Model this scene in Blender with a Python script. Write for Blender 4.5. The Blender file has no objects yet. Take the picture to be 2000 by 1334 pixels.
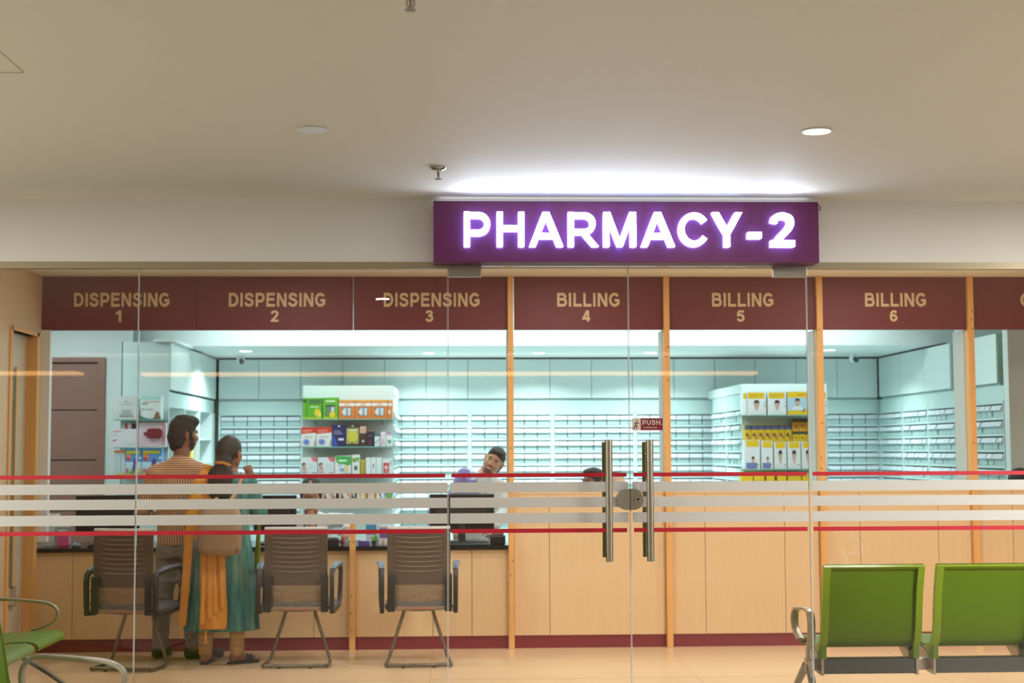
import bpy, bmesh, math, random
import numpy as np
from mathutils import Vector, Matrix
random.seed(4)
PI = math.pi
SC = bpy.context.scene
COL = SC.collection

# ---------------------------------------------------------------- camera, world, exposure, large lights
CAM_Z = 1.55
YAW, PITCH, ROLL = 0.0412448, 0.0734738, -0.0041759
fw = Vector((math.sin(YAW)*math.cos(PITCH), math.cos(YAW)*math.cos(PITCH), math.sin(PITCH)))
rt = Vector((math.cos(YAW), -math.sin(YAW), 0)); up = rt.cross(fw)
r2 = rt*math.cos(ROLL) + up*math.sin(ROLL); u2 = up*math.cos(ROLL) - rt*math.sin(ROLL)
cam_d = bpy.data.cameras.new('camera'); cam = bpy.data.objects.new('camera', cam_d); COL.objects.link(cam)
cam.matrix_world = Matrix(((r2.x, u2.x, -fw.x, 0), (r2.y, u2.y, -fw.y, 0), (r2.z, u2.z, -fw.z, CAM_Z), (0, 0, 0, 1)))
cam_d.sensor_width = 36; cam_d.lens = 2850*36/2000; cam_d.clip_end = 200
cam_d.dof.use_dof = True; cam_d.dof.focus_distance = 6.9; cam_d.dof.aperture_fstop = 3.5
SC.camera = cam
vs = SC.view_settings
vs.view_transform = 'Standard'; vs.look = 'None'; vs.exposure = 0.0; vs.gamma = 1; vs.use_curve_mapping = False
SC.cycles.use_denoising = True
SC.cycles.max_bounces = 8; SC.cycles.transparent_max_bounces = 24; SC.cycles.sample_clamp_indirect = 6
SC.cycles.caustics_reflective = False; SC.cycles.caustics_refractive = False
w = bpy.data.worlds.new('world'); SC.world = w; w.use_nodes = True
w.node_tree.nodes['Background'].inputs[0].default_value = (1.0, .86, .68, 1)
w.node_tree.nodes['Background'].inputs[1].default_value = 0.15

def area(name, loc, size, power, color=(1, 1, 1), aim=(0, 0, -1), shape='RECTANGLE', spread=180):
    d = bpy.data.lights.new(name, 'AREA'); d.energy = power; d.color = color; d.shape = shape
    d.size = size[0]; d.size_y = size[1]; d.spread = math.radians(spread)
    o = bpy.data.objects.new(name, d); COL.objects.link(o); o.location = loc
    o.rotation_euler = Vector(aim).to_track_quat('-Z', 'Y').to_euler()
    return o
WARM = (1.0, .985, .93); NEUT = (1.0, .975, .94); COOL = (.81, .98, .99)
# lobby: added fill lamps out of view, bounced off the back wall and along both sides
area('lobby_bounce_fill', (0, -4.0, 2.60), (9, .5), 420, WARM, aim=(0, -1, -.55))
for x, p in ((-4.45, 440), (4.45, 470)):
    area('lobby_fill_side', (x, 4.15, 2.67), (.5, 1.9), p, WARM)
# vestibule: downlights in its ceiling, close behind the bulkhead
for i, (x, y, p) in enumerate([(-2.0, 9.5, 11), (.4, 9.5, 20), (2.6, 9.5, 19), (4.6, 9.5, 14), (.9, 10.5, 11), (3.2, 10.5, 12), (-1.2, 10.5, 9)]):
    area('vestibule_light', (x, y, 2.90), (.22, .22), p, NEUT, shape='DISK')
# pharmacy: rows of cool panels in the high ceiling, downlights in the low one
for i, (x, y, p) in enumerate([(-3.7, 12.9, 25), (-1.2, 12.9, 20), (.6, 12.9, 19), (2.4, 12.9, 20), (3.7, 12.9, 14)]):
    area('pharmacy_light', (x, y, 2.93), (.6, .6), p, COOL)
area('pharmacy_cove', (.9, 14.1, 2.92), (6.6, .12), 44, COOL, aim=(0, .75, -.6))
PH_DOWN = [(-2.157, 15.344), (-.252, 15.70), (.944, 15.72), (2.145, 15.69), (4.0, 15.3)]
for x, y in PH_DOWN:
    area('pharmacy_downlight_lamp', (x, y, 2.570), (.13, .13), 27, COOL, shape='DISK', spread=140)

# ---------------------------------------------------------------- materials
def lin(c):
    return tuple((v/255/12.92 if v/255 <= .04045 else ((v/255+.055)/1.055)**2.4) for v in c)
_M = {}
def mat(name, rgb=(200, 200, 200), rough=.5, metal=0, emit=0, noise=None, bump=None, spec=None, trans=0, alpha=1):
    """noise=(scale xyz, amount): colour varies with a stretched noise; bump=(scale, strength)"""
    if name in _M: return _M[name]
    m = bpy.data.materials.new(name); m.use_nodes = True; nt = m.node_tree; b = nt.nodes['Principled BSDF']
    c = lin(rgb) + (1,)
    b.inputs['Base Color'].default_value = c; b.inputs['Roughness'].default_value = rough; b.inputs['Metallic'].default_value = metal
    if spec is not None: b.inputs['Specular IOR Level'].default_value = spec
    if emit: b.inputs['Emission Color'].default_value = c; b.inputs['Emission Strength'].default_value = emit
    if trans: b.inputs['Transmission Weight'].default_value = trans
    if alpha < 1: b.inputs['Alpha'].default_value = alpha
    if noise or bump:
        tc = nt.nodes.new('ShaderNodeTexCoord'); mp = nt.nodes.new('ShaderNodeMapping'); nt.links.new(tc.outputs['Object'], mp.inputs[0])
    if noise:
        mp.inputs['Scale'].default_value = noise[0]
        n = nt.nodes.new('ShaderNodeTexNoise'); n.inputs['Scale'].default_value = 1; n.inputs['Detail'].default_value = 4
        nt.links.new(mp.outputs[0], n.inputs['Vector'])
        mx = nt.nodes.new('ShaderNodeMix'); mx.data_type = 'RGBA'
        a = noise[1]; mx.inputs[6].default_value = tuple(v*(1-a) for v in c[:3]) + (1,); mx.inputs[7].default_value = tuple(min(1, v*(1+a)) for v in c[:3]) + (1,)
        nt.links.new(n.outputs['Fac'], mx.inputs[0]); nt.links.new(mx.outputs[2], b.inputs['Base Color'])
    if bump:
        n2 = nt.nodes.new('ShaderNodeTexNoise'); n2.inputs['Scale'].default_value = bump[0]; n2.inputs['Detail'].default_value = 3
        nt.links.new(tc.outputs['Object'], n2.inputs['Vector'])
        bp = nt.nodes.new('ShaderNodeBump'); bp.inputs['Strength'].default_value = bump[1]; bp.inputs['Distance'].default_value = .02
        nt.links.new(n2.outputs['Fac'], bp.inputs['Height']); nt.links.new(bp.outputs[0], b.inputs['Normal'])
    _M[name] = m
    return m
def film_mat(name, rgb):
    m = mat(name, rgb, .8); nt = m.node_tree; b = nt.nodes['Principled BSDF']; o = nt.nodes['Material Output']
    t = nt.nodes.new('ShaderNodeBsdfTranslucent'); t.inputs[0].default_value = lin(rgb) + (1,); mx = nt.nodes.new('ShaderNodeMixShader'); mx.inputs[0].default_value = .6
    nt.links.new(b.outputs[0], mx.inputs[1]); nt.links.new(t.outputs[0], mx.inputs[2]); nt.links.new(mx.outputs[0], o.inputs[0])
    return m
def flat(rgb):
    return mat('print_%02x%02x%02x' % tuple(rgb), rgb, .45)

def glass_mat(name, tint=(1, 1, 1), refl=1.0):
    if name in _M: return _M[name]
    m = bpy.data.materials.new(name); m.use_nodes = True; nt = m.node_tree; nt.nodes.clear()
    o = nt.nodes.new('ShaderNodeOutputMaterial'); mx = nt.nodes.new('ShaderNodeMixShader'); t = nt.nodes.new('ShaderNodeBsdfTransparent')
    g = nt.nodes.new('ShaderNodeBsdfGlossy'); f = nt.nodes.new('ShaderNodeFresnel'); f.inputs['IOR'].default_value = 1.5
    mu = nt.nodes.new('ShaderNodeMath'); mu.operation = 'MULTIPLY'; mu.inputs[1].default_value = refl
    t.inputs[0].default_value = tint + (1,); g.inputs['Roughness'].default_value = 0.0
    nt.links.new(f.outputs[0], mu.inputs[0]); nt.links.new(mu.outputs[0], mx.inputs[0]); nt.links.new(t.outputs[0], mx.inputs[1]); nt.links.new(g.outputs[0], mx.inputs[2])
    nt.links.new(mx.outputs[0], o.inputs[0]); _M[name] = m
    return m

# ---------------------------------------------------------------- mesh builder
class MB:
    def __init__(s): s.v = []; s.f = []; s.m = []
    def add(s, vs, fs, m=0):
        n = len(s.v); s.v += [tuple(p) for p in vs]; s.f += [tuple(i+n for i in f) for f in fs]; s.m += [m]*len(fs); return s
    def box(s, x0, x1, y0, y1, z0, z1, m=0):
        return s.add([(x0,y0,z0),(x1,y0,z0),(x1,y1,z0),(x0,y1,z0),(x0,y0,z1),(x1,y0,z1),(x1,y1,z1),(x0,y1,z1)],
                     [(0,3,2,1),(4,5,6,7),(0,1,5,4),(1,2,6,5),(2,3,7,6),(3,0,4,7)], m)
    def cyl(s, p0, p1, r0, r1=None, n=16, m=0, cap=True):
        return s.tube([p0, p1], [r0, r0 if r1 is None else r1], n, m, cap)
    def tube(s, pts, r, n=8, m=0, cap=True, closed=False, flat=None):
        """sweep a circle (or flat=(a,b,ref axis) ellipse/rounded strip) along pts"""
        P = [Vector(p) for p in pts]; k = len(P); R = r if isinstance(r, (list, tuple)) else [r]*k
        vs, fs = [], []; prev = None
        for i in range(k):
            a = P[(i-1) % k] if (closed or i > 0) else P[i]; b = P[(i+1) % k] if (closed or i < k-1) else P[i]
            t = (b-a); t = t.normalized() if t.length > 1e-9 else Vector((0, 0, 1))
            if flat: ref = Vector(flat[2]); x = (ref - t*ref.dot(t)).normalized()
            else:
                if prev is None:
                    ref = Vector((0, 0, 1)) if abs(t.z) < .9 else Vector((1, 0, 0)); x = (ref - t*ref.dot(t)).normalized()
                else: x = (prev - t*prev.dot(t)).normalized()
            prev = x; y = t.cross(x)
            for j in range(n):
                th = 2*PI*j/n; c, sn = math.cos(th), math.sin(th)
                if flat:
                    e = .5; c = math.copysign(abs(c)**e, c)*flat[0]; sn = math.copysign(abs(sn)**e, sn)*flat[1]
                    vs.append(P[i] + x*c*R[i] + y*sn*R[i])
                else: vs.append(P[i] + (x*c + y*sn)*R[i])
        for i in range(k if closed else k-1):
            for j in range(n):
                a, b = i*n+j, i*n+(j+1) % n; c, d = ((i+1) % k)*n+(j+1) % n, ((i+1) % k)*n+j
                fs.append((a, b, c, d))
        if cap and not closed: fs += [tuple(range(n-1, -1, -1)), tuple(range((k-1)*n, k*n))]
        return s.add(vs, fs, m)
    def lathe(s, prof, c=(0, 0, 0), n=24, m=0):
        vs, fs = [], []
        for r, z in prof:
            for j in range(n): vs.append((c[0]+r*math.cos(2*PI*j/n), c[1]+r*math.sin(2*PI*j/n), c[2]+z))
        for i in range(len(prof)-1):
            for j in range(n): fs.append((i*n+j, i*n+(j+1) % n, (i+1)*n+(j+1) % n, (i+1)*n+j))
        fs += [tuple(range(n-1, -1, -1)), tuple(range((len(prof)-1)*n, len(prof)*n))]
        return s.add(vs, fs, m)
    def prism(s, poly, d0, d1, ax='y', m=0):
        """extrude a 2D outline along an axis: ax y -> (x,z), x -> (y,z), z -> (x,y)"""
        f = {'y': lambda p, d: (p[0], d, p[1]), 'x': lambda p, d: (d, p[0], p[1]), 'z': lambda p, d: (p[0], p[1], d)}[ax]
        n = len(poly); vs = [f(p, d0) for p in poly] + [f(p, d1) for p in poly]
        return s.add(vs, [tuple(range(n)), tuple(range(2*n-1, n-1, -1))] + [(i, i+n, (i+1) % n+n, (i+1) % n) for i in range(n)], m)
    def ell(s, c, r, nu=16, nv=10, m=0, rot=None):
        vs = []; fs = []
        for i in range(nv+1):
            ph = PI*i/nv
            for j in range(nu):
                p = Vector((r[0]*math.sin(ph)*math.cos(2*PI*j/nu), r[1]*math.sin(ph)*math.sin(2*PI*j/nu), r[2]*math.cos(ph)))
                if rot: p = rot @ p
                vs.append((c[0]+p.x, c[1]+p.y, c[2]+p.z))
        for i in range(nv):
            for j in range(nu): fs.append((i*nu+j, (i+1)*nu+j, (i+1)*nu+(j+1) % nu, i*nu+(j+1) % nu))
        return s.add(vs, fs, m)
    def build(s, name, mats, parent=None, off=(0, 0, 0), smooth=False, bevel=0, seg=2, fix=True):
        me = bpy.data.meshes.new(name)
        me.from_pydata([(x-off[0], y-off[1], z-off[2]) for x, y, z in s.v], [], s.f)
        for q in (mats if isinstance(mats, (list, tuple)) else [mats]): me.materials.append(q)
        me.polygons.foreach_set('material_index', s.m)
        if fix:
            bm = bmesh.new(); bm.from_mesh(me); bmesh.ops.remove_doubles(bm, verts=bm.verts, dist=1e-6)
            bmesh.ops.recalc_face_normals(bm, faces=bm.faces); bm.to_mesh(me); bm.free()
        if smooth:
            me.polygons.foreach_set('use_smooth', [True]*len(me.polygons))
            try: me.set_sharp_from_angle(angle=math.radians(42))
            except Exception: pass
        me.update()
        o = bpy.data.objects.new(name, me); COL.objects.link(o)
        if parent is not None: o.parent = parent
        if bevel:
            b = o.modifiers.new('bevel', 'BEVEL'); b.width = bevel; b.segments = seg; b.limit_method = 'ANGLE'; b.harden_normals = False
        return o
def tag(o, label=None, cat=None, group=None, kind=None):
    for k, v in (('label', label), ('category', cat), ('group', group), ('kind', kind)):
        if v: o[k] = v
    return o
def thing(name, label, cat, loc=(0, 0, 0), rz=0, group=None, kind=None):
    o = bpy.data.objects.new(name, None); COL.objects.link(o); o.location = loc; o.rotation_euler = (0, 0, rz); o.empty_display_size = .1
    return tag(o, label, cat, group, kind)
def solo(name, mb, mats, label, cat, base, group=None, kind=None, **kw):
    """a thing that is one mesh, its origin at base"""
    o = mb.build(name, mats, None, base, **kw); o.location = base
    return tag(o, label, cat, group, kind)
def dup(root, loc, rz, label, group=None):
    r = root.copy(); COL.objects.link(r); r.location = loc; r.rotation_euler = (0, 0, rz); r['label'] = label
    if group: r['group'] = group
    for ch in list(root.children):
        c = ch.copy(); COL.objects.link(c); c.parent = r
        for g in list(ch.children):
            d = g.copy(); COL.objects.link(d); d.parent = c
    return r
def rrect(x0, x1, z0, z1, r, n=5):
    out = []
    for cx, cz, a in ((x1-r, z1-r, 0), (x0+r, z1-r, 90), (x0+r, z0+r, 180), (x1-r, z0+r, 270)):
        for i in range(n+1):
            t = math.radians(a+90*i/n); out.append((cx+r*math.cos(t), cz+r*math.sin(t)))
    return out

# ---------------------------------------------------------------- bold sans capitals, drawn as strokes (cap height 1)
def _arc(cx, cy, rx, ry, a0, a1, n=14):
    return [(cx+rx*math.cos(math.radians(a0+(a1-a0)*i/n)), cy+ry*math.sin(math.radians(a0+(a1-a0)*i/n))) for i in range(n+1)]
def _spl(P, n=6):
    out = []
    for i in range(len(P)-1):
        p0 = P[max(i-1, 0)]; p1 = P[i]; p2 = P[i+1]; p3 = P[min(i+2, len(P)-1)]
        for k in range(n):
            t = k/n; out.append(tuple(.5*((2*b)+(c-a)*t+(2*a-5*b+4*c-d)*t*t+(3*b-a-3*c+d)*t**3) for a, b, c, d in zip(p0, p1, p2, p3)))
    return out + [P[-1]]
SW = .2
def _D(x0, x1, y0=0, y1=1, w=.235): return ('d', x0, x1, y0, y1, w)
GL = {
 'P': (.93, [[(.2,0),(.2,1)], [(.2,.905),(.53,.905)] + _arc(.53,.65,.245,.255,90,-90) + [(.2,.395)]]),
 'H': (1.01, [[(.2,0),(.2,1)], [(.81,0),(.81,1)], [(.2,.53),(.81,.53)]]),
 'A': (1.01, [_D(.115,.5), _D(.895,.5), [(.22,.31),(.79,.31)]]),
 'R': (1.01, [[(.2,0),(.2,1)], [(.2,.905),(.58,.905)] + _arc(.58,.665,.24,.24,90,-90) + [(.2,.425)], _D(.895,.53,0,.43,.24)]),
 'M': (1.164, [[(.2,0),(.2,1)], [(.964,0),(.964,1)], _D(.582,.225,0,1,.2), _D(.582,.94,0,1,.2)]),
 'C': (1.01, [_arc(.53,.5,.36,.41,33,327,26)]),
 'Y': (.93, [[(.465,0),(.465,.45)], _D(.465,.13,.38,1,.25), _D(.465,.8,.38,1,.25)]),
 '-': (.465, [[(.06,.36),(.43,.36)]]),
 '1': (.777, [[(.46,0),(.46,1)], [(.1,.70)] + _spl([(.1,.70),(.3,.79),(.46,.96)])]),
 '2': (.777, [_spl([(.155,.70),(.2,.84),(.37,.905),(.56,.85),(.615,.7),(.54,.52),(.36,.32),(.2,.12)]), [(.06,.095),(.72,.095)]]),
 '3': (.777, [_spl([(.15,.75),(.22,.87),(.38,.91),(.55,.85),(.58,.73),(.5,.6),(.3,.545)]), _spl([(.3,.53),(.52,.49),(.63,.34),(.58,.17),(.4,.09),(.22,.13),(.14,.28)])]),
 '4': (.777, [[(.55,0),(.55,1)], [(.05,.28),(.74,.28)], _D(.13,.5,.25,1,.2)]),
 '5': (.777, [[(.2,.9),(.68,.9)], _D(.14,.21,.48,.9,.18), _spl([(.13,.5),(.3,.59),(.5,.565),(.625,.4),(.6,.2),(.42,.09),(.22,.13),(.14,.27)])]),
 '6': (.777, [_arc(.39,.33,.235,.235,0,360,24), _spl([(.63,.77),(.55,.88),(.42,.91),(.25,.82),(.165,.6),(.155,.35)])]),
 'D': (1.01, [[(.2,0),(.2,1)], [(.2,.905),(.46,.905)] + _arc(.46,.5,.37,.405,90,-90,18) + [(.2,.095)]]),
 'I': (.388, [[(.194,0),(.194,1)]]),
 'S': (.93, [_spl([(.76,.70),(.67,.85),(.47,.91),(.25,.85),(.2,.72),(.3,.59),(.57,.5),(.74,.38),(.73,.21),(.55,.1),(.36,.1),(.2,.18),(.15,.32)])]),
 'E': (.93, [[(.2,0),(.2,1)], [(.2,.905),(.83,.905)], [(.2,.53),(.79,.53)], [(.2,.095),(.86,.095)]]),
 'N': (1.01, [[(.19,0),(.19,1)], [(.82,0),(.82,1)], _D(.815,.195,0,1,.23)]),
 'G': (1.087, [_arc(.53,.5,.37,.41,38,300,24) + [(.86,.24),(.86,.5)], [(.53,.45),(.96,.45)]]),
 'B': (1.01, [[(.2,0),(.2,1)], [(.2,.905),(.58,.905)] + _arc(.58,.72,.2,.185,90,-90) + [(.2,.535)], [(.2,.535),(.6,.535)] + _arc(.6,.315,.245,.22,90,-90) + [(.2,.095)]]),
 'L': (.853, [[(.2,0),(.2,1)], [(.2,.095),(.8,.095)]]),
 'U': (1.01, [[(.2,1),(.2,.4)] + _arc(.505,.4,.305,.305,180,360,16) + [(.81,1)]]),
 '.': (.388, [[(.194,0),(.194,.2)]]),
 ' ': (.388, []),
}
def text_mb(mb, s, x, z, h, y0, y1, m=0, sx=1.0, w=None, center=False, ms=None, width=None, dk=1.0):
    """capitals of height h standing in the XZ plane from depth y0 (front) to y1, first letter at x, baseline z"""
    adv = sum(GL[c][0] for c in s); yy0 = y0
    if width: sx = width/(adv*h)
    if center: x -= adv*h*sx/2
    for c in s:
        a, st = GL[c]; y0 = yy0
        for q in st:
            if q[0] == 'd':
                _, x0, x1, zz0, zz1, ww = q; ww *= dk; polys = [[(x0-ww/2, zz0), (x0+ww/2, zz0), (x1+ww/2, zz1), (x1-ww/2, zz1)]]
                L = None
            else:
                P = [Vector(p) for p in q]; P = [p for i, p in enumerate(P) if i == 0 or (p-P[i-1]).length > 1e-4]
                hw = (w or SW)/2; Lp, Rp = [], []
                for i, p in enumerate(P):
                    d0 = (P[i]-P[i-1]).normalized() if i else (P[1]-P[0]).normalized(); d1 = (P[i+1]-P[i]).normalized() if i < len(P)-1 else d0
                    n0 = Vector((-d0.y, d0.x)); n1 = Vector((-d1.y, d1.x)); nn = n0+n1
                    nn = nn.normalized() if nn.length > 1e-6 else n0; k = hw/max(.35, nn.dot(n0))
                    Lp.append(p+nn*k); Rp.append(p-nn*k)
                polys = [[tuple(Lp[i]), tuple(Rp[i]), tuple(Rp[i+1]), tuple(Lp[i+1])] for i in range(len(P)-1)]
            np_ = len(polys); y0 -= 2e-4
            for k, pl in enumerate(polys):
                V = [(x+p[0]*h*sx, z+p[1]*h) for p in pl]
                vs = [(p[0], y0, p[1]) for p in V] + [(p[0], y1, p[1]) for p in V]
                ss = m if ms is None else ms
                mb.add(vs, [(0, 1, 2, 3)], m)
                fs = [(0, 4, 5, 1), (2, 6, 7, 3), (1, 5, 6, 2), (3, 7, 4, 0)]
                if np_ > 1:   # only outer walls of a stroke
                    fs = [(1, 5, 6, 2), (3, 7, 4, 0)] + ([(0, 4, 5, 1)] if k == 0 else []) + ([(2, 6, 7, 3)] if k == np_-1 else [])
                mb.add(vs, fs, ss)
        x += a*h*sx
    return mb
# ---------------------------------------------------------------- shared materials
m_ceil = mat('ceiling_paint', (234, 224, 206), .7)
m_bulk = mat('bulkhead_paint', (238, 236, 232), .7)
m_cream = mat('vestibule_ceiling_paint', (252, 244, 226), .7)
m_lam = mat('beech_laminate', (228, 196, 152), .42, noise=((70, 70, 2.0), .07))
m_lamL = mat('beech_laminate_panel', (218, 190, 152), .45, noise=((60, 60, 1.6), .09))
m_pine = mat('pine', (230, 174, 104), .5, noise=((45, 45, 2.2), .16))
m_knot = mat('pine_knot', (150, 88, 40), .6)
m_gap = mat('shadow_gap', (52, 40, 30), .8)
m_maroon = mat('maroon_board', (112, 40, 46), .55, noise=((3, 3, 60), .1))
m_gold = mat('gold_letter', (222, 196, 158), .5)
m_kick = mat('maroon_kick', (128, 36, 46), .4)
m_black = mat('black_granite', (22, 22, 22), .12)
m_white = mat('white_paint', (236, 240, 240), .6)
m_phw = mat('pharmacy_wall_paint', (226, 236, 234), .6)
m_lamw = mat('white_laminate', (222, 236, 234), .35)
m_lamg = mat('pale_teal_laminate', (200, 222, 220), .35)
m_steel = mat('brushed_steel', (196, 190, 176), .28, 1, noise=((1, 1, 120), .08))
m_chrome = mat('chrome', (225, 222, 215), .08, 1)
m_alu = mat('grey_metal', (150, 148, 142), .4, .8)
m_dark = mat('dark_gap', (16, 24, 24), .9)
m_glass = glass_mat('clear_glass')
m_gedge = mat('glass_edge', (236, 240, 234), .3, alpha=.5)
m_gshelf = glass_mat('shelf_glass', (.80, .94, .90))
m_gshe = mat('shelf_glass_edge', (120, 180, 165), .2)
m_frost = film_mat('frosted_film', (238, 236, 232))
m_red = mat('red_film', (176, 14, 36), .5)
m_brown = mat('brown_door', (150, 112, 98), .5, noise=((3, 3, 40), .08))
m_brown2 = mat('brown_door_frame', (150, 108, 94), .45)

# floor: warm vinyl with soft blotches and faint joints
mf = mat('vinyl_floor', (232, 202, 162), .28, noise=((1.1, 2.2, 1), .10))
YG, YC = 6.70, 11.50
def struct(name, mb, mats, label, cat, base=(0, 0, 0), **kw): return solo(name, mb, mats, label, cat, base, kind='structure', **kw)
struct('floor', MB().box(-7, 7, YG, 11.6, -.1, 0), mf, 'warm beige vinyl floor of the waiting area behind the glass', 'floor')
struct('floor_pharmacy', MB().box(-7, 7, 11.6, 17, -.1, 0), mat('pharmacy_tile', (206, 216, 214), .3), 'pale tiled floor behind the counters', 'floor')
struct('floor_lobby', MB().box(-7, 7, -10, YG, -.1, 0), mat('lobby_tile', (132, 128, 121), .4, noise=((1, 1, 1), .05)), 'pale lobby floor on the camera side of the glass', 'floor')
b = MB()
for x in (-2.9, -.15, 1.66, 3.3): b.box(x-.0015, x+.0015, 6.8, 11.4, -.001, .0006)
b.box(-3.2, 4.9, 9.99, 9.993, -.001, .0006)
struct('trim_1', b, mat('floor_joint', (190, 150, 108), .5), 'thin joint lines in the beige vinyl floor', 'floor joint')
# lobby shell
struct('ceiling', MB().box(-7, 7, -10, YG+.1, 2.70, 2.85), m_ceil, 'smooth off-white lobby ceiling above the pharmacy sign', 'ceiling')
struct('wall_front', MB().box(-3.6, 7, YG-.02, YG+.12, 2.405, 2.70), m_bulk, 'white bulkhead wall over the glass front', 'wall')
b = MB().box(-7.1, -7, -10, YG, 0, 2.7).box(7, 7.1, -10, YG, 0, 2.7).box(-7.1, 7.1, -10.1, -10, 0, 2.7)
struct('wall_lobby', b, mat('lobby_wall_paint', (132, 122, 110), .7), 'beige lobby walls behind and beside the camera', 'wall')
struct('wall_stub', MB().box(-7, -3.2, YG-.02, YG+.12, 0, 2.7), m_bulk, 'white wall beside the glass front', 'wall')
struct('ceiling_vestibule', MB().box(-3.3, 7, YG+.12, YC+.3, 2.912, 3.0), m_cream, 'cream ceiling strip between the glass front and the maroon boards', 'ceiling')
b = MB().box(5.6, 5.7, YG+.12, YC, 0, 2.912)
struct('wall_right', b, m_lamL, 'beech panelled wall at the far end of the waiting area', 'wall')
struct('trim_2', MB().box(-3.2, 5.6, YG+.10, YG+.16, 2.40, 2.912), m_cream, 'cream back of the bulkhead above the glass', 'trim')
# ceiling hatch outline, left edge of the lobby ceiling
b = MB().box(-1.06, -1.056, 4.05, 4.75, 2.6985, 2.7005).box(-1.7, -1.056, 4.05, 4.054, 2.6985, 2.7005)
b = MB().box(-1.9, -1.30, 4.43, 4.434, 2.6990, 2.7005).box(-1.303, -1.30, 3.95, 4.434, 2.6990, 2.7005)
struct('trim_3', b, mat('hatch_joint', (168, 150, 122), .7), 'thin outline of an access panel in the lobby ceiling', 'ceiling panel')

# ---------------------------------------------------------------- left panelled wall with a recessed timber door
XL = -3.20
YD0, YD1 = 10.70, 11.40
b = MB().box(XL-.12, XL, YG+.12, YD0, 0, 2.912).box(XL-.12, XL, YD0, YD1, 2.43, 2.912).box(XL-.12, XL, YD1, YC+.02, 0, 2.912)
struct('wall_left', b, m_lamL, 'beech panelled wall at the left of the waiting area', 'wall')
b = MB()
for y in (7.4, 8.0, 8.6, 9.2, 9.8, 10.42): b.box(XL-.002, XL+.0008, y-.002, y+.002, .1, 2.912)
struct('trim_4', b, m_gap, 'thin vertical grooves in the left panelled wall', 'groove')
d = thing('door_1', 'pale timber door with a slim vertical glass strip in the left wall', 'door', (XL, (YD0+YD1)/2, 0), kind='structure')
o3 = (XL, (YD0+YD1)/2, 0)
MB().box(XL-.10, XL+.012, YD0-.03, YD0+.03, 0, 2.46).box(XL-.10, XL+.012, YD0, YD1, 2.43, 2.46).box(XL-.10, XL+.012, YD1-.05, YD1+.03, 0, 2.46).build('door_frame', m_pine, d, o3)
MB().box(XL-.11, XL-.07, YD0+.03, YD1-.05, .01, 2.43).build('door_leaf', mat('grey_beech_door', (205, 190, 164), .4, noise=((60, 60, 2), .06)), d, o3)
MB().box(XL-.072, XL-.064, YD0+.20, YD0+.36, .55, 2.16).build('glass_strip', mat('dim_glass', (120, 116, 92), .08), d, o3)
MB().box(XL-.07, XL-.058, YD0+.17, YD0+.20, .53, 2.18).box(XL-.07, XL-.058, YD0+.36, YD0+.40, .53, 2.18).build('glazing_bead', m_pine, d, o3)
MB().box(XL-.07, XL-.04, YD0+.30, YD0+.42, .415, .445).box(XL-.07, XL-.03, YD0+.36, YD0+.385, .40, .55).build('door_lock', mat('pale_metal', (214, 206, 190), .3, .6), d, o3)
struct('trim_5', MB().box(XL, XL+.07, YC-.015, YC+.05, .85, 2.49), m_white, 'narrow white jamb beside the first dispensing window', 'jamb')
struct('baseboard_left', MB().box(XL, XL+.012, YG+.12, YD0-.03, 0, .10), m_lamL, 'low skirting along the left panelled wall', 'skirting')

# ---------------------------------------------------------------- glass front: fixed panes and a double door
XE = [-4.0, -1.428, -.019, .8155, 1.6485, 4.2]
S_RED = [(1.421, 1.439), (1.168, 1.187)]; S_FR = [(1.352, 1.398), (1.283, 1.329), (1.212, 1.258)]
def pane(parent, x0, x1, z0, z1, off, gl=(0, 0), gr=(0, 0)):
    e = .0035
    MB().box(x0+e, x1-e, YG-.006, YG+.006, z0, z1).build('glass_pane', m_glass, parent, off)
    MB().box(x0+.001, x0+e, YG-.006, YG+.006, z0, z1).box(x1-e, x1-.001, YG-.006, YG+.006, z0, z1).build('polished_edge', m_gedge, parent, off)
    for a, c in S_RED: MB().box(x0+gl[0], x1-gr[0], YG-.0085, YG-.0065, a, c).build('red_stripe', m_red, parent, off)
    for a, c in S_FR: MB().box(x0+gl[1], x1-gr[1], YG-.0085, YG-.0065, a, c).build('frosted_stripe', m_frost, parent, off)
wl = ['far left fixed glass pane with red and frosted bands', 'fixed glass pane between the left pane and the double door', 'wide fixed glass pane to the right of the double door']
for k, (i, l) in enumerate(zip((0, 1, 4), wl)):
    x0, x1 = XE[i], XE[i+1]; base = ((x0+x1)/2, YG, 0)
    t = thing('window_%d' % (k+1), l, 'window', base, kind='structure')
    pane(t, x0, x1, .02, 2.385, base, gl=(.006, .004) if i != 4 else (.012, .008), gr=(.012, .003) if i == 1 else (.004, .003))
    xx1 = x1 if i != 4 else 6
    MB().box(max(x0, -3.2) if i == 0 else x0, xx1, YG-.022, YG+.02, 2.379, 2.409).build('head_channel', mat('champagne_metal', (176, 164, 138), .4, .6), t, base)
    MB().box(max(x0, -3.2) if i == 0 else x0, xx1, YG-.02, YG+.02, 0, .03).build('floor_channel', m_alu, t, base)
for pts in ([(1.79, 1.085), (1.805, 1.05), (1.818, 1.008)], [(1.822, 1.062), (1.858, 1.068), (1.877, 1.054)], [(1.878, 1.094), (1.892, 1.062)], [(1.812, 1.121), (1.838, 1.127)], [(1.86, 1.131), (1.874, 1.109)], [(1.836, 1.16), (1.842, 1.132)]):
    MB().tube([(x, YG-.0062, z) for x, z in pts], [.4, 1, .4][:len(pts)], n=6, flat=(.0022, .0003, (1, 0, 0))).build('smear', mat('glass_smear', (226, 222, 214), .6, alpha=.35), t, base)
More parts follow.
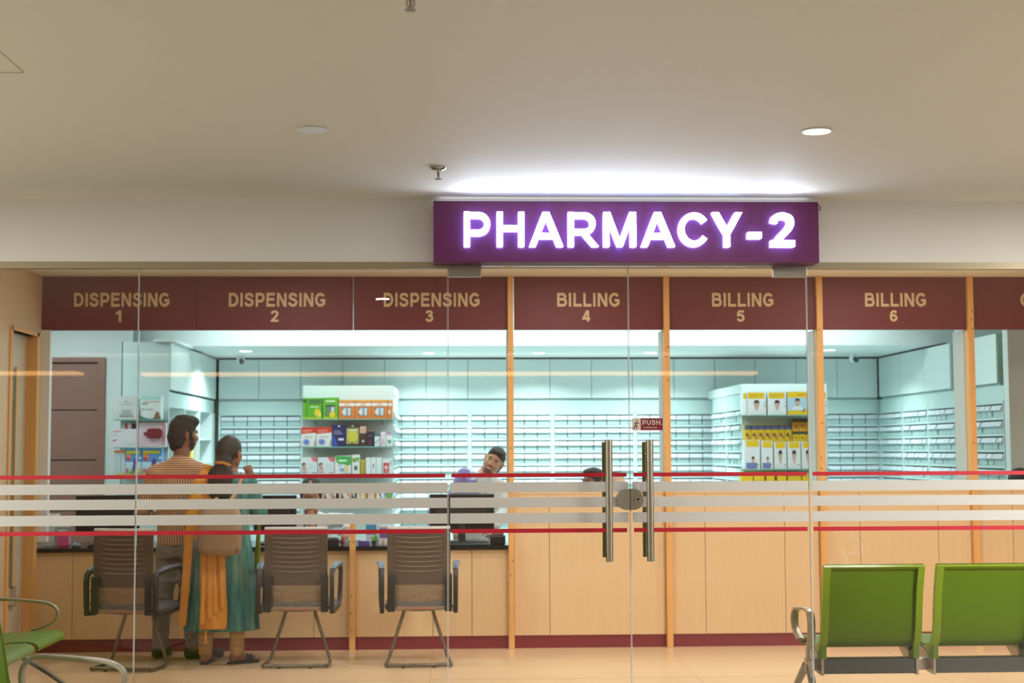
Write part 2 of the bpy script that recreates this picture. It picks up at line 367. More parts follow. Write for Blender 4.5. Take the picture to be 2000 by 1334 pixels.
def bar_handle(parent, x, off):
    for (yy, r, zz0, zz1, m) in ((YG-.075, .0165, 1.040, 1.590, 0),):
        MB().cyl((x, yy, zz0), (x, yy, zz1), r, n=24).build('pull_handle', m_steel, parent, off, smooth=True)
    MB().cyl((x, YG+.075, 1.05), (x, YG+.075, 1.58), .0165, n=20).build('pull_handle', mat('green_tinted_steel', (170, 176, 120), .3, .9), parent, off, smooth=True)
    for z in (1.11, 1.525):
        MB().cyl((x, YG-.06, z), (x, YG+.06, z), .009, n=14).build('handle_stud', m_chrome, parent, off, smooth=True)
for k, (i, l) in enumerate(zip((2, 3), ('left glass door leaf with a long steel pull handle', 'right glass door leaf with a maroon push sticker'))):
    x0, x1 = XE[i], XE[i+1]; base = ((x0+x1)/2, YG, 0)
    t = thing('door_%d' % (k+2), l, 'glass door', base, kind='structure')
    pane(t, x0, x1, .012, 2.392, base, gl=(.016, .010), gr=(.016, .010))
    px = x0 if i == 2 else x1-.155
    MB().box(px, px+.155, YG-.022, YG+.022, 2.342, 2.396).build('patch_fitting', mat('satin_patch', (168, 166, 160), .35, .85), t, base, bevel=.002)
    MB().box(px, px+.155, YG-.022, YG+.022, .012, .07).build('patch_fitting', mat('satin_patch', (168, 166, 160), .35, .85), t, base, bevel=.002)
    MB().cyl(((px+.02) if i == 2 else px+.135, YG, 2.396), ((px+.02) if i == 2 else px+.135, YG, 2.408), .008).build('pivot_pin', m_alu, t, base)
    bar_handle(t, .711 if i == 2 else .898, base)
    # half of an oval centre lock on each leaf
    cx, cz, hw, hh = .8135, 1.3175, .062, .048
    pts = [p for p in rrect(cx-hw, cx+hw, cz-hh, cz+hh, .046, 10)]
    if i == 2: pl = [(min(p[0], cx-.0015), p[1]) for p in pts]
    else: pl = [(max(p[0], cx+.0015), p[1]) for p in pts]
    MB().prism(pl, YG-.028, YG+.028, 'y').build('centre_lock', mat('satin_lock', (178, 180, 168), .32, .9), t, base, bevel=.003, fix=True)
    if i == 3:
        MB().cyl((.846, YG-.028, 1.319), (.846, YG-.05, 1.319), .0165, .0145, n=24).cyl((.846, YG-.05, 1.319), (.846, YG-.052, 1.319), .006, n=12, m=1).build('lock_cylinder', [m_steel, m_gap], t, base, smooth=True)
        st = MB().box(.829, .970, YG-.0085, YG-.0065, 1.632, 1.689).build('push_sticker', mat('sticker_maroon', (124, 22, 40), .5), t, base)
        g = MB().box(.8295, .867, YG-.0095, YG-.0085, 1.6330, 1.688)
        g.box(.829, .970, YG-.0093, YG-.0085, 1.632, 1.6335).box(.829, .970, YG-.0093, YG-.0085, 1.6875, 1.689).box(.9688, .970, YG-.0093, YG-.0085, 1.632, 1.689)
        g.build('sticker_border', mat('sticker_silver', (206, 196, 180), .5), st, base)
        g = text_mb(MB(), 'PUSH.', .8725, 1.6575, .0225, YG-.0098, YG-.0085, width=.096, w=.17)
        for kx in (.884, .895, .903, .911, .919, .929, .938):   # the second, smaller line of regional script
            g.tube([(kx-.0035, YG-.009, 1.644), (kx, YG-.009, 1.650), (kx+.0035, YG-.009, 1.646), (kx, YG-.009, 1.6415), (kx-.0035, YG-.009, 1.644)], .0009, n=5)
        g.build('lettering', mat('sticker_silver', (206, 196, 180), .5), st, base, fix=False)
        g = MB().ell((.851, YG-.0095, 1.678), (.0035, .0006, .0035), 10, 6)
        g.tube([(.849, YG-.0096, 1.672), (.845, YG-.0096, 1.658), (.850, YG-.0096, 1.650), (.846, YG-.0096, 1.639)], .0022, n=6).tube([(.846, YG-.0096, 1.657), (.838, YG-.0096, 1.648), (.834, YG-.0096, 1.640)], .0022, n=6)
        g.tube([(.849, YG-.0096, 1.670), (.857, YG-.0096, 1.663), (.860, YG-.0096, 1.668)], .0016, n=6).tube([(.849, YG-.0096, 1.670), (.841, YG-.0096, 1.667), (.838, YG-.0096, 1.660)], .0016, n=6)
        g.build('running_figure', mat('sticker_maroon', (124, 22, 40), .5), st, base, fix=False)

# ---------------------------------------------------------------- illuminated sign box
sg = thing('pharmacy_sign', 'purple sign box with glowing white letters reading PHARMACY - 2', 'sign', (.797, 6.60, 2.39))
so = (.797, 6.60, 2.39)
MB().box(-.083, 1.677, 6.555, 6.682, 2.393, 2.672).build('sign_box', mat('sign_purple', (104, 34, 86), .5), sg, so, bevel=.002)
mL = mat('lit_letter_face', (218, 232, 255), .5, emit=42.0); mLs = mat('lit_letter_side', (150, 176, 226), .5, emit=6)
MB().box(-.06, 1.65, 6.60, 6.67, 2.672, 2.676).build('added_glow_strip', mat('added_strip_glow', (226, 236, 255), .5, emit=.7), sg, so)  # glowing strip added to lighten the dark gap over the sign box
g = MB(); text_mb(g, 'PHARMACY', .036, 2.460, .157, 6.515, 6.55, m=0, ms=1, width=1.286, w=.165, dk=.8)
text_mb(g, '-', 1.333, 2.456, .157, 6.515, 6.55, m=0, ms=1, sx=1.06, w=.185)
text_mb(g, '2', 1.437, 2.460, .157, 6.515, 6.55, m=0, ms=1, sx=1.06, w=.185)
g.build('lettering', [mL, mLs], sg, so, fix=False)
MB().tube([(1.677, 6.60, 2.662), (1.69, 6.60, 2.664), (1.697, 6.60, 2.656), (1.697, 6.60, 2.646), (1.690, 6.60, 2.640)], .0022, n=6).build('cable', m_gap, sg, so, smooth=True)

# ---------------------------------------------------------------- ceiling fittings
def downlight(name, label, x, y, z, r, on, group=None, power=14):
    t = thing(name, label, 'light', (x, y, z), group=group)
    o = (x, y, z)
    MB().lathe([(r*.86, -.001), (r, -.001), (r*1.0, -.004), (r*.9, -.006), (r*.86, -.003)], (x, y, z), 32).build('trim_ring', m_white, t, o, smooth=True)
    MB().lathe([(.001, -.0035), (r*.86, -.0035), (r*.86, -.002), (.001, -.002)], (x, y, z), 32).build('diffuser', mat('lit_diffuser_%d' % power, (255, 246, 228), .4, emit=power) if on else m_bulk, t, o)
    return t
downlight('ceiling_downlight', 'round lit downlight in the lobby ceiling above the right of the sign', 1.326, 5.186, 2.70, .056, True)
area('lobby_downlight_lamp', (1.326, 5.186, 2.69), (.09, .09), 9, NEUT, shape='DISK')
t = thing('ceiling_speaker', 'round unlit white disc flush in the lobby ceiling', 'ceiling disc', (-.501, 5.201, 2.70))
MB().lathe([(.048, -.0012), (.056, -.0012), (.056, -.004), (.048, -.005)], (-.501, 5.201, 2.70), 32).build('rim', m_white, t, (-.501, 5.201, 2.70), smooth=True)
MB().lathe([(.001, -.003), (.048, -.003), (.048, -.0015), (.001, -.0015)], (-.501, 5.201, 2.70), 32).build('grille_disc', mat('disc_grey', (214, 206, 192), .7), t, (-.501, 5.201, 2.70))
def sprinkler(label, x, y, group=None, rz=0):
    z = 2.70; o = (x, y, z)
    t = thing('fire_sprinkler', label, 'sprinkler', o)
    MB().lathe([(.032, -.0005), (.033, -.004), (.026, -.012), (.014, -.015), (.013, -.004)], o, 28).build('escutcheon', m_chrome, t, o, smooth=True)
    MB().cyl((x, y, z-.010), (x, y, z-.024), .008, .0065).build('body', m_chrome, t, o, smooth=True)
    c, s_ = math.cos(rz), math.sin(rz)
    g = MB()
    for q in (-1, 1): g.tube([(x+q*.008*c, y+q*.008*s_, z-.022), (x+q*.010*c, y+q*.010*s_, z-.034), (x+q*.003*c, y+q*.003*s_, z-.047), (x, y, z-.050)], .0022, n=6)
    g.build('yoke', m_alu, t, o, smooth=True)
    MB().cyl((x, y, z-.024), (x, y, z-.042), .0026, n=10).build('glass_bulb', mat('red_bulb', (190, 20, 40), .2), t, o, smooth=True)
    MB().lathe([(.001, -.049), (.0145, -.0495), (.0145, -.051), (.001, -.0515)], o, 20).build('deflector', m_alu, t, o)
sprinkler('chrome fire sprinkler on the lobby ceiling just left of the sign', -.055, 5.90, rz=1.25)
sprinkler('fire sprinkler cut off by the top edge of the photo', -.103, 3.60, rz=.1)
# warm linear lights and a downlight in the lobby ceiling behind the camera, seen only as reflections in the glass
for nm, l, x0, x1, y in (('linear_ceiling_light', 'long warm linear light in the lobby ceiling, mirrored in the glass doors', -4.6, 4.6, -8.6), ('linear_ceiling_light', 'short warm linear light in the lobby ceiling, mirrored in the left pane', -6.9, -5.45, -8.2)):
    solo(nm, MB().box(x0, x1, y-.22, y+.22, 2.66, 2.698), mat('warm_linear_diffuser', (255, 196, 128), .5, emit=6), l, 'ceiling light', ((x0+x1)/2, y, 2.66))
downlight('ceiling_downlight', 'round lit downlight behind the camera, mirrored in the left glass pane', -.53, 2.28, 2.70, .066, True, power=70)
# ---------------------------------------------------------------- maroon boards over the counters
XB = [-3.20, -1.999, -.777, .442, 1.677, 2.900, 4.118, 5.45]
names = [('DISPENSING', '1', -2.942, -2.220), ('DISPENSING', '2', -1.741, -1.002), ('DISPENSING', '3', -.528, .212), ('BILLING', '4', .842, 1.323), ('BILLING', '5', 2.078, 2.554), ('BILLING', '6', 3.308, 3.787), ('C', '', 4.572, 4.65)]
for i, (a, n, tx0, tx1) in enumerate(names):
    x0, x1 = XB[i]+(.0 if i in (0,) else .002), XB[i+1]-.004
    if i >= 3: x0 = XB[i]+.05
    lab = 'maroon overhead board reading %s %s' % (a, n) if n else 'maroon overhead board cut off by the right edge of the photo'
    base = ((x0+x1)/2, YC, 2.49); t = thing('counter_sign_board', lab, 'sign board', base, group='maroon boards over the counters')
    MB().box(x0, x1, YC-.012, YC+.05, 2.490, 2.910).build('board', m_maroon, t, base)
    g = MB()
    text_mb(g, a, tx0-.018, 2.673, .109, YC-.018, YC-.012, width=(tx1-tx0+.036) if n else None)
    if n: text_mb(g, n, (tx0+tx1)/2-.02 if i else -2.600, 2.553, .09, YC-.018, YC-.012, center=True)
    g.build('lettering', m_gold, t, base, fix=False)
# pine posts with white return fins
def post(label, x0, x1, z1, fin):
    base = ((x0+x1)/2, YC, 0); t = thing('wooden_post', label, 'post', base, group='pine posts of the counter screen')
    MB().box(x0, x1, YC-.05, YC+.05 if z1 > 2 else YC-.001, 0, z1).build('timber', m_pine, t, base, bevel=.002)
    for k in range(4):
        z = random.uniform(.1, z1-.1); MB().ell((random.uniform(x0+.012, x1-.012), YC-.05, z), (.005, .0012, .009), 8, 6).build('knot', m_knot, t, base)
    if fin: MB().box(x0-.004, x0+.008, YC+.052, YC+.05+fin, 1.222, 2.49).build('partition_fin', mat('grey_fin', (196, 200, 196), .5), t, base)
post('short pine post on the front of the dispensing counter', -.796, -.750, 1.0, 0)
post('pine post between dispensing 3 and billing 4', .440, .484, 2.912, .18)
post('pine post between billing 4 and billing 5', 1.676, 1.722, 2.912, .2)
post('pine post between billing 5 and billing 6', 2.900, 2.948, 2.912, .22)
post('pine post to the right of billing 6', 4.118, 4.166, 2.912, .26)
# dispensing counter: beech panels, maroon kickboard, black worktop
dc = thing('dispensing_counter', 'low beech counter with a black granite top below the dispensing boards', 'counter', (-1.4, YC, 0)); do = (-1.4, YC, 0)
xs = [-3.20, -2.928, -2.0, -1.073, -.798]
for x0, x1 in ((-3.2, -2.930), (-2.926, -2.002), (-1.998, -1.075), (-1.071, -.798), (-.748, -.151), (-.147, .152), (.156, .438)):
    MB().box(x0, x1, YC, YC+.02, .10, .765).build('front_panel', m_lam, dc, do)
MB().box(-3.2, -.798, YC+.012, YC+.03, 0, .10).box(-.748, .438, YC+.012, YC+.03, 0, .10).build('kickboard', m_kick, dc, do)
MB().box(-3.2, .438, YC+.03, YC+.72, .02, .764).build('carcass', mat('counter_carcass', (90, 70, 52), .7), dc, do)
wt = solo('counter_worktop', MB().box(-3.2, -.798, YC-.03, YC+.75, .766, .800).box(-.798, -.748, YC+.052, YC+.75, .766, .800).box(-.748, .438, YC-.03, YC+.75, .766, .800), m_black, 'black granite worktop along the dispensing counter', 'worktop', (-1.4, YC, .766))
# billing counters, one unit per bay
for (x0, x1, sp, l) in ((.486, 1.674, .762, 'high beech counter below the billing 4 board'), (1.724, 2.898, None, 'high beech counter below the billing 5 board'), (2.950, 4.116, None, 'high beech counter below the billing 6 board'), (4.168, 5.45, 4.454, 'high beech counter at the right edge of the photo')):
    base = ((x0+x1)/2, YC, 0); t = thing('billing_counter', l, 'counter', base, group='beech billing counters')
    cuts = {.486: [.762], 1.724: [1.99, 2.622], 2.950: [3.224, 3.852], 4.168: [4.454]}[x0]
    e = [x0] + cuts + [x1]
    for p, q in zip(e[:-1], e[1:]): MB().box(p+.002, q-.002, YC, YC+.02, .10, 1.195).build('front_panel', m_lam, t, base)
    MB().box(x0, x1, YC+.012, YC+.03, 0, .10).build('kickboard', m_kick, t, base)
    MB().box(x0, x1, YC+.03, YC+.2, .02, 1.195).build('carcass', mat('counter_carcass', (90, 70, 52), .7), t, base)
    MB().box(x0, x1, YC-.005, YC+.22, 1.195, 1.218).build('ledge', m_lam, t, base)

# ---------------------------------------------------------------- pharmacy shell
PR0, PR1, PR2 = 13.935, 13.56, 12.70
YB, YF = 16.86, 14.62   # back wall, front edge of the low ceiling
struct('ceiling_pharmacy', MB().box(-5.2, 7, YC+.3, YF+.3, 2.95, 3.05), m_phw, 'high white ceiling over the pharmacists', 'ceiling')
struct('ceiling_low', MB().box(-3.24, 5.2, YF, YB, 2.585, 2.95), m_phw, 'lowered white ceiling with round lights at the back of the pharmacy', 'ceiling')
struct('wall_back', MB().box(-5.2, 7, YB, YB+.1, 0, 3), m_phw, 'white back wall of the pharmacy', 'wall')
struct('wall_pharmacy_left', MB().box(-5.3, -5.2, YC, YB, 0, 3), m_phw, 'white side wall at the left of the pharmacy', 'wall')
XR = 4.87   # face of the racks on the right wall
struct('wall_pharmacy_right', MB().box(XR+.36, XR+.45, 12.2, YB, 0, 2.95).box(XR, XR+.36, PR1, PR0-.005, 0, 2.95), m_phw, 'white wall and pilaster around the right-hand drawer racks', 'wall')
struct('wall_pharmacy_end', MB().box(XR, 7, PR2-.12, PR2-.004, 0, 2.95), mat('grey_wall_paint', (214, 220, 216), .6), 'plain pale grey wall at the far right of the pharmacy', 'wall')
b = MB().box(-5.2, -4.06, 14.2, 14.3, 0, 2.95).box(-4.06, -3.335, 14.2, 14.3, 2.447, 2.95).box(-3.335, -3.1, 14.2, 14.3, 0, 2.95)
struct('wall_pharmacy_rear_left', b, m_phw, 'white wall around the brown door at the far left', 'wall')
d = thing('door_4', 'brown timber door with horizontal grooves behind the first dispensing window', 'door', (-3.7, 14.2, 0), kind='structure'); o3 = (-3.7, 14.2, 0)
MB().box(-4.06, -3.98, 14.17, 14.3, 0, 2.40).box(-3.405, -3.336, 14.17, 14.3, 0, 2.40).box(-4.06, -3.336, 14.17, 14.3, 2.40, 2.446).build('door_frame', m_brown2, d, o3)
g = MB(); zz = [.01, .62, 1.16, 1.70, 2.05, 2.41]
zz = [.01, .50, .98, 1.46, 1.94, 2.39]
for a, c in zip(zz[:-1], zz[1:]): g.box(-3.98, -3.406, 14.2, 14.24, a+.006, c-.006)
g.box(-3.98, -3.406, 14.21, 14.25, .01, 2.40, m=1)
g.build('door_leaf', [m_brown, m_gap], d, o3)
# ---------------------------------------------------------------- drawer racks
ROWP = .1440; RZ = 1.934; NR = 9
m_card = mat('label_card', (206, 214, 220), .5); m_bin = mat('drawer_front', (172, 198, 195), .45); m_shelf = mat('rack_shelf', (192, 216, 212), .45)
def make_rack(name, label, ncol, wd, dep, group):
    """local frame: x along the rack (0..wd), front at y = 0 facing -y, body behind it"""
    t = thing(name, label, 'drawer rack', group=group)
    g = MB().box(0, .022, .0, dep, 0, 1.955).box(wd-.022, wd, .0, dep, 0, 1.955).box(.022, wd-.022, dep-.02, dep, 0, 1.955).box(.022, wd-.022, dep-.05, dep-.02, .1, 1.955, m=1)
    for k in range(NR+1):
        z = RZ - ROWP*k
        g.box(.022, wd-.022, .004, dep-.02, z, z+.026)
    g.box(.022, wd-.022, .01, dep-.02, 0, RZ-ROWP*NR).box(0, wd, .006, .026, 1.96, 2.095)
    g.build('carcass', [m_shelf, mat('rack_inside', (46, 84, 80), .8)], t)
    pitch = (wd-.044)/ncol; bw = pitch-.009
    dr = MB().box(0, bw, .006, dep-.06, .002, .097).box(.004, bw-.004, .003, .006, .002, .052)
    lb = MB().add([(0, -.022, .060), (bw, -.022, .060), (bw, -.004, .104), (0, -.004, .104), (0, .004, .058), (bw, .004, .058), (bw, .006, .104), (0, .006, .104)],
                  [(0, 1, 2, 3), (4, 7, 6, 5), (0, 4, 5, 1), (3, 2, 6, 7), (0, 3, 7, 4), (1, 5, 6, 2)])
    proto = None
    for k in range(NR):
        for c in range(ncol):
            x = .022 + pitch*c + .0045; z = RZ - ROWP*(k+1) + .026; jit = random.uniform(-.006, .008)
            if proto is None:
                o = dr.build('drawer', m_bin, t); l = lb.build('label_card', m_card, o); proto = (o, l)
            else:
                o = proto[0].copy(); COL.objects.link(o); o.parent = t; l = proto[1].copy(); COL.objects.link(l); l.parent = o
            o.location = (x, jit, z)
    return t
GR = 'white racks of small labelled drawers'
W0 = .9375; xs0 = [-2.615+W0*k for k in range(8)]
ord_ = ['leftmost rack of small white drawers on the back wall, behind the woman', None,
        'drawer rack on the back wall just right of the gondola with green and orange cartons', 'drawer rack on the back wall behind the smiling man in the white coat',
        'drawer rack on the back wall behind the left door handle', 'drawer rack on the back wall behind the maroon push sticker',
        None, 'drawer rack in the far back corner, right of the gondola with yellow cartons']
rack = None
for k, l in enumerate(ord_):
    if not l: continue
    wd = W0
    if rack is None: rack = make_rack('drawer_rack', l, 6, W0, .3, GR); rack.location = (xs0[k], 16.5, 0)
    else: r = dup(rack, (xs0[k], 16.5, 0), 0, l, GR)
rack6 = rack
# right wall, facing -x
sr = make_rack('drawer_rack', 'drawer rack on the right wall, the one nearest the back corner', 6, .80, .3, GR); sr.location = (XR+.0, 16.46, 0); sr.rotation_euler = (0, 0, -PI/2); sr.scale = (1.044, 1, 1)
dup(sr, (XR, 15.62, 0), -PI/2, 'drawer rack on the right wall, the middle one of its three', GR)
dup(sr, (XR, 14.78, 0), -PI/2, 'drawer rack on the right wall, third from the back corner', GR)
dup(sr, (XR, 13.55, 0), -PI/2, 'drawer rack seen through the last bay, beside the plain grey wall', GR)
# side faces of the two gondolas
def gon_racks(x, y0, rz, la, lb_):
    for i, l in ((0, la), (1, lb_)):
        y = y0 + (.0+.826)*i
        if rz > 0: dup(sr, (x, y, 0), rz, l, GR).scale = (1.026, 1, 1)
        else: dup(sr, (x, y+.8245, 0), rz, l, GR).scale = (1.026, 1, 1)
gon_racks(2.911, 14.61, -PI/2, 'narrow drawer rack on the yellow-carton gondola\'s left side, nearer the aisle', 'narrow drawer rack on the yellow-carton gondola\'s left side, nearer the back wall')
gon_racks(-.594, 14.826, PI/2, 'narrow drawer rack on the left gondola\'s right side, nearer the aisle', 'narrow drawer rack on the left gondola\'s right side, nearer the back wall')

# ---------------------------------------------------------------- overhead cabinets
dx = [-2.62, -2.174, -1.704, -1.233, -.761, -.294, .178, .643, 1.110, 1.581, 2.048, 2.522, 2.991, 3.455, 3.926, 4.399, 4.865]
GC = 'white overhead cabinets along the back wall'
def cabinet(label, base, x0, x1, doors, rz=0):
    t = thing('wall_cabinet', label, 'wall cabinet', base, rz, group=GC)
    MB().box(x0, x1, .02, .34, 2.12, 2.565).box(x0, x1, .03, .34, 2.098, 2.12).build('carcass', mat('cabinet_carcass', (176, 200, 197), .5), t, (0, 0, 2.1))
    for a, c in doors: MB().box(a+.0035, c-.0035, 0, .018, 2.122, 2.563).build('door', m_lamw, t, (0, 0, 2.1))
    return t
lab = ['first two-door overhead cabinet, in the left corner of the back wall', 'two-door overhead cabinet above the green and orange cartons', 'two-door overhead cabinet right of the green-and-orange-carton gondola',
       'two-door overhead cabinet above the smiling man in the white coat', 'two-door overhead cabinet left of the centre joint of the glass doors', 'two-door overhead cabinet above the push sticker', 'two-door overhead cabinet above the left end of the yellow-carton gondola', 'two-door overhead cabinet in the right corner of the back wall']
for k in range(8):
    a, m_, c = dx[2*k], dx[2*k+1], dx[2*k+2]
    cabinet(lab[k], (a, 16.5, 2.1), 0, c-a-.001, [(0, m_-a), (m_-a, c-a)])
cabinet('overhead cabinet on the right wall above the three drawer racks', (XR, 16.46, 2.1), 0, 2.385, [(0, .795), (.795, 1.59), (1.59, 2.385)], -PI/2)
cabinet('overhead cabinet on the right wall seen through the last bay', (XR, 13.55, 2.1), 0, .70, [(0, .70)], -PI/2)
struct('trim_6', MB().box(-2.62, XR-.01, 16.53, 16.56, 2.566, 2.585).box(-2.65, -2.622, 16.505, 16.53, 2.11, 2.566).box(XR+.03, XR+.06, 14.3, 16.45, 2.566, 2.585), m_dark, 'dark strip painted as the shadow gap between the overhead cabinets and the low ceiling', 'gap')  # near-black boxes fill the gap in place of its shade

# ---------------------------------------------------------------- left storage block with open pigeonholes
o = (-2.87, 15.1, 0); t = thing('storage_block', 'tall white cabinet block with open pigeonholes behind the man', 'storage cabinet', o)
MB().box(-3.085, -2.652, 13.80, 13.82, 0, 2.566).box(-3.085, -3.06, 13.82, 16.5, 0, 2.566).build('body', m_lamg, t, o)
MB().box(-3.06, -2.66, 13.82, 16.49, 2.12, 2.566).box(-3.06, -2.665, 13.82, 16.49, 1.96, 2.10).build('upper_carcass', m_lamg, t, o)
for a, c in ((13.822, 14.70), (14.705, 15.58), (15.585, 16.47)): MB().box(-2.66, -2.642, a, c, 2.122, 2.562).build('upper_door', m_lamw, t, o)
g = MB()
for y in (13.83, 14.66, 15.50, 16.30): g.box(-3.06, -2.655, y, y+.02, .1, 1.96)
for z in (.75, 1.10, 1.395, 1.655): g.box(-3.06, -2.66, 13.85, 16.3, z, z+.02)
g.box(-3.06, -2.655, 16.32, 16.49, .1, 1.96)
g.build('pigeonholes', m_lamw, t, o)
MB().box(-2.66, -2.585, 13.80, 14.75, 2.566, 2.584).box(-2.79, -2.585, 13.72, 13.80, 2.566, 2.584).build('cornice', m_white, t, o)
struct('trim_7', MB().box(-3.10, -3.085, 13.83, 13.86, 0, 2.57), m_dark, 'dark gap beside the white storage block', 'gap')

# ---------------------------------------------------------------- gondolas
def gondola(label, x0, x1, y0, top, rack_side, shelves, sx0, sx1):
    o = ((x0+x1)/2, y0, 0); t = thing('gondola', label, 'display shelving', o)
    a, c = (x0, x1-.31) if rack_side > 0 else (x0+.31, x1)
    MB().box(x0, x1, y0, y0+.025, 0, top).build('end_panel', m_lamw, t, o)
    MB().box(a, c, y0+.025, 16.49, 0, 1.955).build('body', m_lamw, t, o)
    MB().box(x0, x1, y0+.025, 16.49, 2.10, top).build('header', m_lamw, t, o)
    for z in shelves:
        dp = .135 if z == 1.600 else .27
        s = MB().box(sx0, sx1, y0-dp, y0-.002, z-.010, z-.001).build('glass_shelf', m_gshelf, t, o)
        MB().box(sx0, sx1, y0-dp-.003, y0-dp, z-.010, z-.001).build('shelf_edge', m_gshe, s, (0, 0, 0))
        for q in (.15, .87):
            xx = sx0+(sx1-sx0)*q
            MB().tube([(xx, y0-.001, z-.05), (xx, y0-dp*.4, z-.0165), (xx, y0-dp*.75, z-.0105)], .004, n=6).build('shelf_bracket', m_alu, s, (0, 0, 0))
    for s in t.children:
        for c_ in s.children: c_.location = tuple(-v for v in o)
    return t
gondola('white gondola end with glass shelves of green, orange and white cartons', -1.502, -.594, 14.80, 2.196, 1, (1.854, 1.581, 1.308, 1.015), -1.51, -.582)
gondola('white gondola end with glass shelves of yellow cartons', 2.911, 3.776, 14.58, 2.193, -1, (1.875, 1.600, 1.341, 1.067), 2.84, 3.73)
o = (-2.85, 13.79, 1.3); t = thing('wall_shelf', 'glass display shelves on the front of the left storage block', 'shelves', o)
for z in (1.834, 1.579, 1.316):
    s = MB().box(-3.10, -2.63, 13.54, 13.798, z-.010, z-.001).build('glass_shelf', m_gshelf, t, o)
    e = MB().box(-3.10, -2.63, 13.537, 13.54, z-.010, z-.001).build('shelf_edge', m_gshe, s, o)

# ---------------------------------------------------------------- cartons and packs on the shelves
def carton(name, label, x0, z0, x1, h, yf, dep, col, prints=(), cat='carton', group=None, bev=.0015):
    base = ((x0+x1)/2, yf+dep/2, z0); w_ = x1-x0; x1 -= .002; w_ = x1-x0
    mats = [flat(col)]; idx = {tuple(col): 0}
    def M(c):
        c = tuple(c)
        if c not in idx: idx[c] = len(mats); mats.append(flat(c))
        return idx[c]
    b = MB().box(x0, x1, yf, yf+dep, z0, z0+h)
    for k, p in enumerate(prints):
        y = yf-.0005*(k+1); U = lambda u: x0+u*w_; V = lambda v: z0+v*h
        if p[0] == 'r': pl = [(U(p[1]), V(p[2])), (U(p[3]), V(p[2])), (U(p[3]), V(p[4])), (U(p[1]), V(p[4]))]; c = p[5]
        elif p[0] == 'e': pl = [(U(p[1]+p[3]*math.cos(2*PI*i/20)), V(p[2]+p[4]*math.sin(2*PI*i/20))) for i in range(20)]; c = p[5]
        elif p[0] == 't': text_mb(b, p[1], U(p[2]), V(p[3]), p[4]*h, y, y+.0003, m=M(p[6]), width=p[5]*w_); continue
        else: pl = [(U(u), V(v)) for u, v in p[1]]; c = p[2]
        b.add([(q[0], y, q[1]) for q in pl], [tuple(range(len(pl)))], M(c))
    o = b.build(name, mats, None, base, fix=False); o.location = base
    return tag(o, label, cat, group)
def portrait(cu, v0, s, hair=(52, 42, 38), skin=(206, 166, 146), shirt=(222, 226, 226)):
    """a printed head and shoulders on a carton"""
    return [('p', [(cu-.42*s, v0), (cu-.36*s, v0+.16*s), (cu-.12*s, v0+.24*s), (cu+.12*s, v0+.24*s), (cu+.36*s, v0+.16*s), (cu+.42*s, v0)], shirt),
            ('r', cu-.07*s, v0+.2*s, cu+.07*s, v0+.36*s, skin), ('e', cu, v0+.52*s, .155*s, .16*s, hair), ('e', cu, v0+.45*s, .13*s, .17*s, skin),
            ('e', cu, v0+.60*s, .15*s, .07*s, hair)]
GA = 'cartons on the shelves of the left gondola'
GN, DG, LY = (96, 176, 44), (44, 92, 40), (240, 206, 40)
Y1 = 14.55
gp = [('r', 0, 0, 1, .08, (196, 210, 50)), ('r', .1, .70, .95, .93, (70, 122, 62)), ('e', .70, .30, .20, .19, LY), ('e', .86, .2, .1, .12, (236, 224, 120)), ('r', .25, .54, .8, .60, (214, 232, 190))]
carton('carton', 'narrow green carton at the left end of the top gondola shelf', -1.477, 1.854, -1.441, .208, Y1, .16, GN, [('r', 0, 0, 1, .08, (196, 210, 50)), ('r', .1, .78, .95, .93, DG)], group=GA)
carton('carton', 'green carton with a yellow lemon print, second on the top gondola shelf', -1.438, 1.854, -1.288, .209, Y1, .16, GN, gp, group=GA)
carton('carton', 'green carton with a window showing bottles, beside the orange cartons', -1.279, 1.854, -1.127, .211, Y1, .16, GN, [('r', 0, 0, 1, .08, (196, 210, 50)), ('r', .18, .14, .80, .66, (72, 84, 66)), ('r', .22, .16, .46, .56, (110, 140, 100)), ('r', .52, .18, .76, .56, (204, 208, 206)), ('e', .62, .2, .2, .14, LY), ('r', .2, .8, .8, .87, (220, 238, 200))], group=GA)
OR = (226, 132, 66)
ol = ['orange carton with a cut-out window, left of its row of three', 'orange carton with a cut-out window, middle of its row of three', 'orange carton with a cut-out window, right of its row of three']
for k, (a, c) in enumerate(((-1.121, -.961), (-.959, -.799), (-.797, -.637))):
    carton('carton', ol[k], a, 1.854, c, .189, Y1, .16, OR, [('r', 0, .9, 1, 1, (232, 172, 84)), ('r', 0, .68, 1, .82, (240, 234, 232)), ('r', .33, .66, .66, .84, (236, 190, 170)), ('r', .2, .16, .78, .62, (120, 96, 84)), ('r', .26, .18, .48, .58, (196, 206, 212)), ('r', .54, .18, .74, .58, (206, 212, 216)), ('e', .3, .36, .1, .09, (240, 232, 224))], group=GA)
carton('carton', 'narrow orange carton at the right end of the top gondola shelf', -.635, 1.854, -.592, .188, Y1, .16, OR, [('r', 0, .9, 1, 1, (232, 172, 84)), ('r', .1, .68, .9, .82, (240, 234, 232)), ('e', .3, .36, .2, .12, (240, 232, 224))], group=GA)
RW = [('p', [(0, .64), (1, .72), (1, 1), (0, 1)], (214, 56, 40)), ('r', .1, .80, .75, .86, (236, 150, 130)), ('r', .1, .72, .6, .76, (236, 150, 130)), ('e', .36, .24, .24, .16, (150, 166, 216)), ('e', .36, .24, .12, .09, (96, 120, 200)), ('r', .2, .48, .8, .54, (214, 196, 190)), ('p', [(.9, .05), (.97, .05), (.97, .36), (.92, .3)], (150, 90, 70))]
carton('carton', 'white carton with a red top band at the left end of the middle gondola shelf', -1.492, 1.581, -1.347, .191, Y1, .14, (232, 234, 228), RW, group=GA)
